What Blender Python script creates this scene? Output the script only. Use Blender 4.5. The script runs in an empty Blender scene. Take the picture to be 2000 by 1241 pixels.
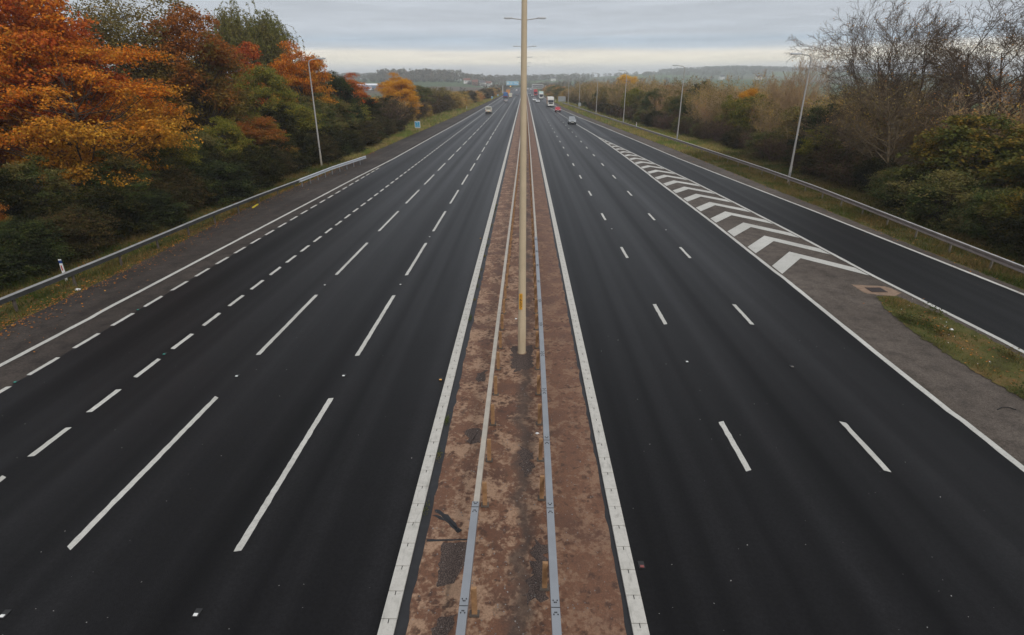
import bpy, bmesh, math, random
import numpy as np
from mathutils import Vector, Matrix

random.seed(5)
RNG = np.random.default_rng(11)
S = bpy.context.scene
COL = S.collection
R = math.radians

# ------------------------------------------------------------------ tagging
def tag(o, label=None, cat=None, group=None, kind=None):
    if label: o['label'] = label
    if cat: o['category'] = cat
    if group: o['group'] = group
    if kind: o['kind'] = kind
    return o

def link(o, parent=None):
    COL.objects.link(o)
    if parent is not None: o.parent = parent
    return o

def thing(name, label, cat, loc=(0, 0, 0), rz=0, group=None):
    o = bpy.data.objects.new(name, None)
    o.empty_display_size = .2
    link(o); o.location = loc; o.rotation_euler = (0, 0, rz)
    return tag(o, label, cat, group)

def copy_tree(o, parent=None):
    c = o.copy(); COL.objects.link(c)
    if parent is not None: c.parent = parent
    for ch in list(o.children): copy_tree(ch, c)
    return c

ORD = ['nearest', 'second', 'third', 'fourth', 'fifth', 'sixth', 'seventh', 'eighth', 'ninth', 'tenth', 'eleventh', 'twelfth', 'thirteenth',
       'fourteenth', 'fifteenth', 'sixteenth', 'seventeenth', 'eighteenth', 'nineteenth', 'twentieth']
TENS = {2: 'twenty', 3: 'thirty', 4: 'forty', 5: 'fifty', 6: 'sixty', 7: 'seventy'}
ONES = ['', 'first', 'second', 'third', 'fourth', 'fifth', 'sixth', 'seventh', 'eighth', 'ninth']
def nth(i):
    if i < 20: return ORD[i]
    n = i + 1; t, u = divmod(n, 10)
    return TENS[t][:-1] + 'ieth' if u == 0 else TENS[t] + '-' + ONES[u]

# ------------------------------------------------------------------ materials
class NT:
    def __init__(s, name):
        s.m = bpy.data.materials.new(name); s.m.use_nodes = True
        s.t = s.m.node_tree; s.t.nodes.clear()
        s.out = s.n('ShaderNodeOutputMaterial')
    def n(s, ty, **kw):
        nd = s.t.nodes.new(ty)
        for k, v in kw.items():
            if k.startswith('i_'): nd.inputs[k[2:].replace('_', ' ')].default_value = v
            else: setattr(nd, k, v)
        return nd
    def l(s, a, b): s.t.links.new(a, b)
    def ramp(s, fac, stops, interp='LINEAR'):
        r = s.n('ShaderNodeValToRGB'); cr = r.color_ramp; cr.interpolation = interp
        while len(cr.elements) < len(stops): cr.elements.new(.5)
        for e, (p, c) in zip(cr.elements, stops):
            e.position = p; e.color = (c, c, c, 1) if isinstance(c, (int, float)) else (*c, 1)
        s.l(fac, r.inputs['Fac']); return r.outputs['Color']
    def pos(s, scale=(1, 1, 1), obj=True):
        tc = s.n('ShaderNodeTexCoord'); mp = s.n('ShaderNodeMapping')
        mp.inputs['Scale'].default_value = scale
        s.l(tc.outputs['Object' if obj else 'Generated'], mp.inputs['Vector']); return mp.outputs['Vector']
    def noise(s, vec, scale, detail=4, rough=.6, dist=0):
        n = s.n('ShaderNodeTexNoise'); n.inputs['Scale'].default_value = scale
        n.inputs['Detail'].default_value = detail; n.inputs['Roughness'].default_value = rough
        n.inputs['Distortion'].default_value = dist
        s.l(vec, n.inputs['Vector']); return n.outputs['Fac']
    def mix(s, fac, a, b, mode='MIX'):
        m = s.n('ShaderNodeMix', data_type='RGBA', blend_type=mode)
        for sock, v in ((m.inputs[0], fac), (m.inputs[6], a), (m.inputs[7], b)):
            if isinstance(v, bpy.types.NodeSocket): s.l(v, sock)
            elif isinstance(v, (int, float)) and sock.type == 'VALUE': sock.default_value = v
            else: sock.default_value = (v, v, v, 1) if isinstance(v, (int, float)) else (*v, 1)
        return m.outputs[2]
    def math(s, op, a, b=0.0, clamp=False):
        m = s.n('ShaderNodeMath', operation=op, use_clamp=clamp)
        for sock, v in ((m.inputs[0], a), (m.inputs[1], b)):
            if isinstance(v, bpy.types.NodeSocket): s.l(v, sock)
            else: sock.default_value = v
        return m.outputs[0]
    def bsdf(s, color, rough=.6, spec=.3, metal=0, bump=None, bstr=.3, bdist=.01):
        b = s.n('ShaderNodeBsdfPrincipled')
        for k, v in (('Base Color', color), ('Roughness', rough), ('Specular IOR Level', spec), ('Metallic', metal)):
            if isinstance(v, bpy.types.NodeSocket): s.l(v, b.inputs[k])
            else: b.inputs[k].default_value = (*v, 1) if isinstance(v, tuple) else v
        if bump is not None:
            bp = s.n('ShaderNodeBump'); bp.inputs['Strength'].default_value = bstr; bp.inputs['Distance'].default_value = bdist
            s.l(bump, bp.inputs['Height']); s.l(bp.outputs['Normal'], b.inputs['Normal'])
        s.l(b.outputs['BSDF'], s.out.inputs['Surface']); return b

M = {}
def plain(name, col, rough=.5, spec=.4, metal=0, var=.12, scale=6):
    t = NT(name); v = t.pos(); f = t.noise(v, scale, 5)
    lo = tuple(c * (1 - var) for c in col); hi = tuple(min(1, c * (1 + var)) for c in col)
    t.bsdf(t.ramp(f, [(.3, lo), (.7, hi)]), rough, spec, metal)
    M[name] = t.m; return t.m

def mat_asphalt(name, lo, hi, tint, rough, spec=.35, streak=.5, chip=.35, fin=.65, grit=.5):
    t = NT(name); v = t.pos()
    vs = t.pos((1, .006, 1))
    grn = t.noise(v, 13, 5, .8); big = t.noise(v, .12, 3); st = t.noise(vs, .85, 2, .5); fine = t.noise(v, 55, 2, .7); mid = t.noise(v, 1.6, 5, .65)
    vor = t.n('ShaderNodeTexVoronoi'); vor.inputs['Scale'].default_value = 26; t.l(v, vor.inputs['Vector'])
    a = t.ramp(t.math('ADD', t.math('MULTIPLY', st, streak), t.math('MULTIPLY', big, 1 - streak)), [(.38, lo), (.62, hi)])
    a = t.mix(t.ramp(mid, [(.45, 0.), (.75, grit)]), a, tint)
    a = t.mix(fin, a, t.ramp(fine, [(.25, .35), (.75, 1.65)]), 'MULTIPLY')
    a = t.mix(.8, a, t.ramp(grn, [(.3, .45), (.7, 1.55)]), 'MULTIPLY')
    # pale chippings showing in the surface
    sp = t.ramp(vor.outputs['Distance'], [(.0, 1.), (.045, 0.)])
    sel = t.ramp(t.noise(v, 31, 0), [(.69, 0.), (.71, chip)])
    a = t.mix(t.math('MULTIPLY', sp, sel), a, (.32, .31, .29))
    rg = t.math('ADD', t.math('MULTIPLY', st, -.3), rough + .15)
    t.bsdf(a, rg, spec, 0, fine, .5, .006)
    M[name] = t.m
mat_asphalt('asphalt_dark', (.0042, .0041, .0044), (.0138, .0134, .0143), (.0068, .0063, .0062), .43, .09, .8)
mat_asphalt('asphalt_slip', (.0065, .0066, .007), (.0132, .0134, .014), (.0095, .0096, .0099), .48, .11, .7)
mat_asphalt('asphalt_old', (.034, .0275, .0235), (.070, .057, .048), (.016, .0135, .0125), .72, .15, .2, .5, 1., .85)
mat_asphalt('asphalt_gore', (.072, .058, .047), (.118, .097, .080), (.036, .029, .024), .75, .15, .2, .5, 1., .85)

def mat_paint():
    t = NT('road_paint'); v = t.pos()
    n = t.noise(v, 9, 6, .7); g = t.noise(v, 60, 3, .7); b = t.noise(v, .5, 2)
    a = t.ramp(b, [(.3, (.46, .45, .41)), (.7, (.58, .57, .525))])
    a = t.mix(t.ramp(n, [(.48, 0.), (.74, .6)]), a, (.27, .26, .24))
    a = t.mix(t.ramp(g, [(.56, 0.), (.7, .6)]), a, (.12, .118, .115))
    a = t.mix(t.ramp(t.noise(v, 2.3, 6, .75), [(.58, 0.), (.70, .45)]), a, (.2, .195, .185))
    t.bsdf(a, .7, .25, 0, g, .25, .003); M['paint'] = t.m
mat_paint()

def mat_kerb():
    t = NT('kerb_white'); v = t.pos()
    n = t.noise(v, 5, 6, .7); w = t.noise(t.pos((1, .15, 1)), 14, 3)
    a = t.ramp(n, [(.3, (.40, .385, .345)), (.55, (.52, .50, .455)), (.75, (.33, .31, .275))])
    a = t.mix(t.ramp(w, [(.58, 0.), (.75, .5)]), a, (.2, .19, .17))
    t.bsdf(a, .75, .25, 0, n, .2, .004); M['kerb'] = t.m
mat_kerb()

def mat_median():
    t = NT('median_concrete'); v = t.pos(); vs = t.pos((1, .35, 1))
    big = t.noise(v, .6, 4, .6); reg = t.noise(v, 1.25, 5, .6, .3); fine = t.noise(v, 42, 4, .75); med = t.noise(v, 9, 4, .65)
    wv = t.n('ShaderNodeVectorMath', operation='ADD'); nz = t.n('ShaderNodeTexNoise'); nz.inputs['Scale'].default_value = 7; nz.inputs['Detail'].default_value = 3
    t.l(v, nz.inputs['Vector']); sc = t.n('ShaderNodeVectorMath', operation='SCALE'); sc.inputs['Scale'].default_value = .34
    t.l(nz.outputs['Color'], sc.inputs[0]); t.l(v, wv.inputs[0]); t.l(sc.outputs[0], wv.inputs[1])
    vo = t.n('ShaderNodeTexVoronoi'); vo.inputs['Scale'].default_value = 4.3; t.l(wv.outputs[0], vo.inputs['Vector'])
    a = t.ramp(big, [(.32, (.115, .052, .031)), (.5, (.155, .074, .042)), (.68, (.095, .046, .03))])
    a = t.mix(t.ramp(med, [(.45, 0.), (.75, .5)]), a, (.068, .036, .025))
    # pale scaly bloom, a network broken by round dark damp spots
    tc = t.n('ShaderNodeTexCoord'); sx = t.n('ShaderNodeSeparateXYZ'); t.l(tc.outputs['Object'], sx.inputs[0])
    wob = t.math('MULTIPLY', t.math('SUBTRACT', t.noise(v, .9, 5, .6), .5), 1.5)
    e = t.math('ADD', sx.outputs[0], t.math('MULTIPLY', wob, .8))
    keep = t.ramp(e, [(.35, 1.), (1.3, .45)])
    net = t.math('MULTIPLY', t.ramp(vo.outputs['Distance'], [(.2, 0.), (.5, 1.)]), t.ramp(t.math('ADD', t.math('MULTIPLY', reg, .6), t.math('MULTIPLY', med, .4)), [(.475, 0.), (.55, 1.)]))
    a = t.mix(t.math('MULTIPLY', net, keep), a, (.31, .195, .125))
    a = t.mix(t.math('MULTIPLY', t.ramp(t.math('ADD', vo.outputs['Distance'], t.math('MULTIPLY', t.math('SUBTRACT', big, .5), .9)), [(.16, .8), (.33, 0.)]), t.ramp(med, [(.35, .2), (.55, 1.)])), a, (.06, .032, .022))
    # damp dirty strip down the middle, plainer purple brown run along one edge
    d = t.math('ABSOLUTE', t.math('ADD', t.math('ADD', sx.outputs[0], -.05), wob))
    a = t.mix(t.ramp(d, [(.05, .8), (.32, 0.)]), a, (.064, .043, .033))
    a = t.mix(t.ramp(e, [(1.0, 0.), (1.5, .7)]), a, (.10, .056, .044))
    a = t.mix(t.ramp(t.noise(vs, 3.1, 5, .65), [(.60, 0.), (.72, .65)]), a, (.058, .040, .027))
    a = t.mix(.75, a, t.ramp(fine, [(.2, .4), (.8, 1.6)]), 'MULTIPLY')
    t.bsdf(a, t.math('ADD', t.math('MULTIPLY', reg, .5), .42), .3, 0, t.math('ADD', t.math('MULTIPLY', fine, .5), reg), .4, .01); M['median'] = t.m
mat_median()

def mat_gravelpatch():
    t = NT('exposed_aggregate'); v = t.pos()
    vo = t.n('ShaderNodeTexVoronoi'); vo.inputs['Scale'].default_value = 42; t.l(v, vo.inputs['Vector'])
    a = t.ramp(vo.outputs['Distance'], [(.05, (.2, .15, .125)), (.4, (.085, .062, .053)), (.7, (.05, .037, .032))])
    t.bsdf(a, .85, .2, 0, vo.outputs['Distance'], .6, .01); M['aggregate'] = t.m
mat_gravelpatch()

def mat_ground():
    t = NT('ground_earth'); v = t.pos()
    tc = t.n('ShaderNodeTexCoord'); sx = t.n('ShaderNodeSeparateXYZ'); t.l(tc.outputs['Object'], sx.inputs[0])
    litter = t.ramp(t.noise(v, .8, 6, .7), [(.3, (.028, .024, .014)), (.5, (.055, .045, .024)), (.65, (.05, .06, .022)), (.8, (.10, .06, .025))])
    vor = t.n('ShaderNodeTexVoronoi'); vor.inputs['Scale'].default_value = .0045; vor.inputs['Randomness'].default_value = .9
    t.l(t.pos((1, .7, 1)), vor.inputs['Vector'])
    sp = t.n('ShaderNodeSeparateColor'); t.l(vor.outputs['Color'], sp.inputs[0])
    field = t.ramp(sp.outputs[0], [(.0, (.07, .10, .04)), (.35, (.10, .14, .05)), (.55, (.075, .09, .045)), (.72, (.12, .12, .07)), (.85, (.11, .085, .06))], 'CONSTANT')
    field = t.mix(.5, field, t.ramp(t.noise(v, .03, 5), [(.3, .75), (.7, 1.25)]), 'MULTIPLY')
    far = t.ramp(t.math('ADD', t.math('MULTIPLY', sx.outputs[1], .002), t.math('MULTIPLY', t.math('ABSOLUTE', sx.outputs[0]), .002)), [(.50, 0.), (.68, 1.)])
    t.bsdf(t.mix(far, litter, field), .95, .1); M['ground'] = t.m
mat_ground()

def mat_verge():
    t = NT('verge_turf'); v = t.pos()
    a = t.ramp(t.noise(v, .7, 6, .7), [(.3, (.05, .042, .018)), (.48, (.085, .085, .026)), (.62, (.15, .10, .04)), (.75, (.2, .10, .035))])
    a = t.mix(.6, a, t.ramp(t.noise(v, 22, 4, .7), [(.2, .5), (.8, 1.5)]), 'MULTIPLY')
    t.bsdf(a, .95, .1, 0, t.noise(v, 14, 4), .8, .05); M['verge'] = t.m
mat_verge()

def tcg(t): return t.n('ShaderNodeTexCoord').outputs['Generated']
def leaf_mat(name, A, B=None, patch=.35, trans=.3, gain=1.0, low=0):
    t = NT(name)
    A = [tuple(min(.9, q * gain) for q in c) for c in A]; B = [tuple(min(.9, q * gain) for q in c) for c in B] if B else None
    g = t.n('ShaderNodeNewGeometry'); rnd = g.outputs['Random Per Island']
    def rp(c):
        k = len(c); return t.ramp(rnd, [(i / max(1, k - 1), q) for i, q in enumerate(c)])
    a = rp(A)
    if B:
        oi = t.n('ShaderNodeObjectInfo'); ad = t.n('ShaderNodeVectorMath', operation='ADD')
        cb = t.n('ShaderNodeCombineXYZ'); t.l(t.math('MULTIPLY', oi.outputs['Random'], 37.), cb.inputs[0])
        t.l(t.pos(), ad.inputs[0]); t.l(cb.outputs[0], ad.inputs[1])
        f = t.noise(ad.outputs[0], patch, 3, .6)
        if low:                                           # the lower outer boughs have turned less
            gz = t.n('ShaderNodeSeparateXYZ'); t.l(tcg(t), gz.inputs[0]); f = t.math('ADD', f, t.math('MULTIPLY', t.math('SUBTRACT', .55, gz.outputs[2]), low))
        a = t.mix(t.ramp(f, [(.44, 0.), (.58, 1.)]), a, rp(B))
    d = t.n('ShaderNodeBsdfPrincipled'); t.l(a, d.inputs['Base Color'])
    d.inputs['Roughness'].default_value = .6; d.inputs['Specular IOR Level'].default_value = .06
    tr = t.n('ShaderNodeBsdfTranslucent'); t.l(a, tr.inputs['Color'])
    mx = t.n('ShaderNodeMixShader'); mx.inputs[0].default_value = trans
    t.l(d.outputs[0], mx.inputs[1]); t.l(tr.outputs[0], mx.inputs[2]); t.l(mx.outputs[0], t.out.inputs['Surface'])
    M[name] = t.m; return t.m

OR = [(.26, .06, .008), (.50, .135, .012), (.60, .20, .016), (.36, .09, .010), (.66, .27, .025), (.20, .11, .02), (.42, .15, .015)]
RB = [(.26, .045, .014), (.42, .08, .018), (.46, .12, .022), (.2, .055, .02)]
BO = [(.27, .085, .018), (.42, .14, .022), (.2, .085, .025), (.48, .18, .03)]
GO = [(.52, .26, .018), (.66, .38, .035), (.46, .20, .016), (.60, .31, .02)]
OL = [(.13, .115, .035), (.21, .18, .05), (.17, .13, .05), (.27, .22, .07)]
GY = [(.09, .12, .02), (.20, .21, .035), (.34, .27, .04), (.14, .16, .026)]
DG = [(.016, .026, .012), (.03, .042, .018), (.045, .055, .02), (.065, .065, .028)]
MG = [(.05, .08, .022), (.085, .11, .032), (.14, .14, .04)]
SC = [(.46, .28, .085), (.60, .37, .12), (.36, .30, .075), (.66, .40, .11)]
RU = [(.48, .20, .065), (.58, .26, .085), (.40, .19, .075)]
leaf_mat('leaf_orange', OR, [(.46, .21, .02), (.58, .30, .035), (.30, .17, .022), (.40, .16, .02)], .3, low=.5, gain=1.28)
leaf_mat('leaf_red', RB, OR, .3, gain=1.2)
leaf_mat('leaf_brownorange', BO, [(.16, .13, .03), (.24, .16, .035), (.1, .1, .025)], .35, low=.55)
leaf_mat('leaf_gold', GO, [(.5, .21, .018), (.56, .25, .02), (.36, .2, .025)], .4, gain=1.2)
leaf_mat('leaf_olive', OL, [(.24, .15, .05), (.19, .16, .05), (.3, .2, .07)], .25)
leaf_mat('leaf_willow', [(.15, .15, .035), (.22, .22, .05), (.12, .12, .03)], [(.24, .2, .06), (.17, .16, .045)], .25)
leaf_mat('leaf_greenyellow', GY, [(.08, .11, .025), (.16, .17, .035), (.46, .30, .04)], .5)
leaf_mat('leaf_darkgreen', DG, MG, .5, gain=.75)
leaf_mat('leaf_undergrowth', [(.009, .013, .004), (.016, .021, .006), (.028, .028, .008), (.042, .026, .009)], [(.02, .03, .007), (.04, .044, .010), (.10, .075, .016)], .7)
leaf_mat('leaf_yellow', [(.72, .42, .03), (.85, .56, .05), (.6, .32, .025)], None)
leaf_mat('leaf_midgreen', MG, OL, .5)
leaf_mat('leaf_scrub', SC, OL, .4)
leaf_mat('leaf_russet', RU, SC, .5)
leaf_mat('leaf_maple', [(.07, .09, .02), (.14, .15, .03), (.22, .21, .045)], [(.42, .23, .03), (.28, .2, .035), (.1, .11, .025)], .5, gain=.72)
leaf_mat('leaf_bramble', [(.03, .032, .012), (.055, .052, .018), (.075, .046, .022)], [(.065, .07, .02), (.13, .075, .03)], .6)
leaf_mat('leaf_weed', [(.03, .055, .012), (.05, .075, .018), (.08, .09, .022)], [(.12, .075, .025), (.08, .07, .02)], 1.2)
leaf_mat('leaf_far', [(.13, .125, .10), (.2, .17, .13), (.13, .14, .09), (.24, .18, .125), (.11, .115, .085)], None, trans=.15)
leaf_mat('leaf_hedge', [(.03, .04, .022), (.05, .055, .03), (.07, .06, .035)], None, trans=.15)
leaf_mat('grass_blade', [(.10, .10, .025), (.17, .15, .04), (.30, .20, .075), (.36, .25, .10), (.22, .15, .05)], [(.065, .11, .02), (.10, .14, .028), (.18, .15, .045)], .25, gain=.8)
leaf_mat('grass_straw', [(.16, .19, .04), (.28, .26, .07), (.46, .34, .14), (.52, .38, .17), (.34, .26, .09)], [(.12, .20, .035), (.18, .25, .05), (.3, .28, .08)], .2)
leaf_mat('fallen_leaf', [(.34, .12, .025), (.44, .18, .035), (.24, .085, .03), (.16, .085, .045), (.5, .25, .06)], None, trans=.1)

def bark(name, c):
    t = NT(name); v = t.pos((1, 1, .25))
    n = t.noise(v, 7, 5, .65)
    t.bsdf(t.ramp(n, [(.3, tuple(x * .6 for x in c)), (.7, tuple(x * 1.35 for x in c))]), .9, .15, 0, n, .5, .02); M[name] = t.m
bark('bark_olive', (.17, .125, .075)); bark('bark_brown', (.075, .058, .042)); bark('bark_grey', (.125, .088, .058)); bark('bark_twig', (.40, .275, .165)); bark('bark_thorn', (.15, .085, .068)); bark('bark_tan', (.46, .33, .195))

plain('galv', (.34, .355, .375), .42, .5, .55, .12, 3)
plain('galv_new', (.28, .295, .315), .38, .5, .5, .08, 2)
plain('galv_tan', (.42, .38, .32), .5, .4, .25, .14, 3)
plain('galv_bright', (.56, .59, .62), .4, .5, .3, .08, 2)
plain('barrier_face_shade', (.05, .05, .048), .6, .3, .2, .25, 3)  # near-black colour carrying the shade on the upright side of the left rail
plain('barrier_edge', (.52, .50, .48), .5, .4, .2, .15, 2)
plain('barrier_weathered', (.36, .36, .35), .55, .4, .4, .2, 2)
plain('barrier_back', (.24, .20, .18), .6, .4, .2, .18, 2)
plain('post_rust', (.33, .19, .095), .75, .3, .15, .25, 9)
plain('post_weathered', (.2, .175, .14), .7, .3, .2, .25, 6)
plain('post_dark', (.11, .09, .075), .75, .3, .2, .25, 6)
plain('column_cream', (.54, .435, .295), .55, .35, .0, .08, 2)
plain('column_grey', (.42, .40, .375), .5, .4, .15, .1, 2)
plain('lantern_grey', (.6, .62, .63), .4, .5, .1, .05)
plain('plate_yellow', (.62, .30, .03), .5, .4)
plain('black', (.018, .018, .018), .5, .4)
plain('rubber', (.02, .02, .021), .8, .25)
plain('steel_rim', (.4, .41, .42), .35, .5, .7)
plain('sign_blue', (.03, .30, .50), .4, .4)
plain('sign_blue_light', (.24, .52, .70), .45, .4)
plain('sign_white', (.72, .74, .74), .45, .4)
plain('sign_back', (.36, .38, .38), .55, .4, .3)
plain('gantry_steel', (.62, .63, .62), .5, .4, .2)
plain('gantry_dark', (.05, .05, .052), .6, .4)
plain('white_plastic', (.75, .75, .73), .45, .4)
plain('red_dull', (.22, .06, .055), .4, .4)
plain('red_reflector', (.45, .03, .03), .3, .5)
plain('blue_plastic', (.02, .05, .18), .4, .4)
plain('yellow_paint', (.62, .48, .04), .6, .3)
plain('concrete_brown', (.24, .165, .115), .85, .2, 0, .25, 4)
plain('cast_iron', (.07, .045, .038), .7, .35, .3, .3, 8)
plain('car_silver', (.34, .36, .37), .28, .6, .6, .04)
plain('car_red', (.50, .012, .025), .3, .6, 0, .05)
plain('car_white', (.78, .79, .78), .3, .5, 0, .03)
plain('car_cream', (.66, .63, .52), .35, .5, 0, .05)
plain('car_grey', (.22, .23, .25), .3, .5, .3, .05)
plain('lorry_blue', (.05, .16, .38), .45, .4, 0, .1)
plain('lorry_red', (.48, .03, .035), .4, .5, 0, .06)
plain('lorry_teal', (.52, .66, .64), .45, .4, 0, .06)
plain('lorry_orange', (.62, .27, .07), .45, .4, 0, .08)
plain('lorry_maroon', (.2, .02, .03), .45, .4, 0, .06)
plain('lorry_white', (.74, .73, .68), .45, .4, 0, .05)
plain('lamp_red', (.4, .015, .015), .25, .5)
plain('plate_white', (.75, .75, .68), .45, .4)
plain('house_white', (.72, .70, .66), .8, .2)
plain('house_brick', (.28, .15, .10), .85, .2)
plain('roof_slate', (.10, .095, .1), .75, .3, 0, .2)
plain('roof_tile', (.22, .10, .07), .8, .2, 0, .2)
plain('shed_white', (.78, .80, .83), .5, .4, 0, .04)
plain('shed_blue', (.20, .26, .36), .6, .4)
plain('litter_white', (.7, .7, .68), .6, .3)
plain('chip_pale', (.34, .33, .31), .8, .2)
plain('tar_black', (.014, .014, .016), .55, .4, 0, .3)
plain('stone_grey', (.2, .18, .165), .85, .2, 0, .3, 10)
def glass(name, col):
    t = NT(name); t.bsdf(col, .08, .8); M[name] = t.m
glass('glass', (.035, .045, .06)); glass('glass_pale', (.12, .15, .19))
def emis(name, col, s):
    t = NT(name); e = t.n('ShaderNodeEmission'); e.inputs[0].default_value = (*col, 1); e.inputs[1].default_value = s
    t.l(e.outputs[0], t.out.inputs['Surface']); M[name] = t.m
emis('headlamp_lit', (1, .97, .88), 2.2); emis('amber_lit', (1, .62, .16), 1.6)
glass('headlamp', (.62, .64, .66))

# ------------------------------------------------------------------ mesh building
def mesh_np(name, V, F, mats, parent=None, smooth=False, midx=None):
    me = bpy.data.meshes.new(name)
    V = np.asarray(V, np.float32).reshape(-1, 3)
    F = [np.asarray(f, np.int32) for f in (F if isinstance(F, list) else [F]) if len(f)]
    loops = np.concatenate([f.ravel() for f in F]); cnt = np.concatenate([np.full(len(f), f.shape[1], np.int32) for f in F])
    st = np.concatenate([[0], np.cumsum(cnt)[:-1]]).astype(np.int32)
    me.vertices.add(len(V)); me.vertices.foreach_set('co', V.ravel())
    me.loops.add(len(loops)); me.loops.foreach_set('vertex_index', loops)
    me.polygons.add(len(cnt)); me.polygons.foreach_set('loop_start', st)
    try: me.polygons.foreach_set('loop_total', cnt)
    except Exception: pass
    if smooth: me.polygons.foreach_set('use_smooth', np.ones(len(cnt), bool))
    for m in (mats if isinstance(mats, (list, tuple)) else [mats]): me.materials.append(m)
    if midx is not None: me.polygons.foreach_set('material_index', np.asarray(midx, np.int32))
    me.update(calc_edges=True); me.validate()
    o = bpy.data.objects.new(name, me); link(o, parent); return o

class MB:
    def __init__(s): s.v = []; s.f = []; s.sm = False
    def add(s, vs, fs):
        b = len(s.v); s.v += [tuple(p) for p in vs]; s.f += [tuple(b + i for i in f) for f in fs]; return s
    def box(s, c, d, bev=0, rz=0, rx=0, taper=None):
        bm = bmesh.new(); bmesh.ops.create_cube(bm, size=1)
        for v in bm.verts:
            k = 1 if (taper is None or v.co.z < 0) else taper
            v.co = Vector((v.co.x * d[0] * k, v.co.y * d[1] * k, v.co.z * d[2]))
        if bev: bmesh.ops.bevel(bm, geom=bm.edges[:], offset=bev, segments=2, profile=.6, affect='EDGES')
        m = Matrix.Translation(c) @ Matrix.Rotation(rz, 4, 'Z') @ Matrix.Rotation(rx, 4, 'X')
        bm.verts.index_update(); s.add([m @ v.co for v in bm.verts], [[v.index for v in f.verts] for f in bm.faces]); bm.free(); return s
    def rings(s, rings, cap=True, closed=True):
        n = len(rings[0]); b = len(s.v)
        for r in rings: s.v += [tuple(p) for p in r]
        for i in range(len(rings) - 1):
            for j in range(n if closed else n - 1):
                k = (j + 1) % n
                s.f.append((b + i * n + j, b + i * n + k, b + (i + 1) * n + k, b + (i + 1) * n + j))
        if cap:
            s.f.append(tuple(b + j for j in reversed(range(n)))); s.f.append(tuple(b + (len(rings) - 1) * n + j for j in range(n)))
        return s
    def tube(s, pts, rad, n=10, cap=True):
        pts = [Vector(p) for p in pts]; rr = rad if isinstance(rad, (list, tuple)) else [rad] * len(pts)
        rings = []; up = Vector((0, 0, 1))
        for i, p in enumerate(pts):
            d = (pts[min(i + 1, len(pts) - 1)] - pts[max(i - 1, 0)]).normalized()
            a = d.orthogonal().normalized() if i == 0 else (pa - d * pa.dot(d)).normalized()
            pa = a; b = d.cross(a)
            rings.append([p + (a * math.cos(t) + b * math.sin(t)) * rr[i] for t in [2 * math.pi * k / n for k in range(n)]])
        return s.rings(rings, cap)
    def sweep(s, path, prof, cap=True):
        # profile (offset across, height) carried along a path lying near the ground
        path = [Vector(p) for p in path]; rings = []
        for i, p in enumerate(path):
            d = (path[min(i + 1, len(path) - 1)] - path[max(i - 1, 0)]); d.z = 0; d.normalize()
            side = Vector((d.y, -d.x, 0))
            rings.append([p + side * a + Vector((0, 0, h)) for a, h in prof])
        return s.rings(rings, cap)
    def cyl(s, c, r, h, axis='Z', n=16, r2=None):
        r2 = r if r2 is None else r2; q = []
        for z, rr in ((-h / 2, r), (h / 2, r2)):
            ring = []
            for k in range(n):
                t = 2 * math.pi * k / n; x, y = rr * math.cos(t), rr * math.sin(t)
                p = (x, y, z) if axis == 'Z' else ((z, x, y) if axis == 'X' else (y, z, x))
                ring.append((c[0] + p[0], c[1] + p[1], c[2] + p[2]))
            q.append(ring)
        return s.rings(q)
    def plate(s, quad, th):
        q = [Vector(p) for p in quad]; n = (q[1] - q[0]).cross(q[2] - q[0]).normalized() * th
        return s.add(q + [p + n for p in q], [(3, 2, 1, 0), (4, 5, 6, 7), (0, 1, 5, 4), (1, 2, 6, 5), (2, 3, 7, 6), (3, 0, 4, 7)])
    def build(s, name, mat, parent=None, smooth=False, loc=None):
        me = bpy.data.meshes.new(name); me.from_pydata(s.v, [], s.f); me.materials.append(M[mat] if isinstance(mat, str) else mat)
        if smooth:
            me.polygons.foreach_set('use_smooth', [True] * len(me.polygons))
            try: me.set_sharp_from_angle(angle=R(40))
            except Exception: pass
        me.update(); o = bpy.data.objects.new(name, me); link(o, parent)
        if loc: o.location = loc
        return o

def text_mesh(name, body, size, mat, parent, mtx, ext=.004):
    cu = bpy.data.curves.new('lettering', 'FONT'); cu.body = body; cu.size = size; cu.align_x = 'CENTER'; cu.align_y = 'CENTER'; cu.extrude = ext
    cu.space_line = .95
    o = bpy.data.objects.new('lettering', cu); COL.objects.link(o)
    bpy.context.view_layer.update()
    me = bpy.data.meshes.new_from_object(o.evaluated_get(bpy.context.evaluated_depsgraph_get()))
    bpy.data.objects.remove(o); me.name = name; me.materials.clear(); me.materials.append(M[mat])
    t = bpy.data.objects.new(name, me); link(t, parent); t.matrix_local = mtx; return t

def sm(a, b, x):
    t = np.clip((np.asarray(x, float) - a) / (b - a), 0, 1); return t * t * (3 - 2 * t)
def lin(tab):
    ys = [p[0] for p in tab]; xs = [p[1] for p in tab]
    return lambda y: np.interp(y, ys, xs)

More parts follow.
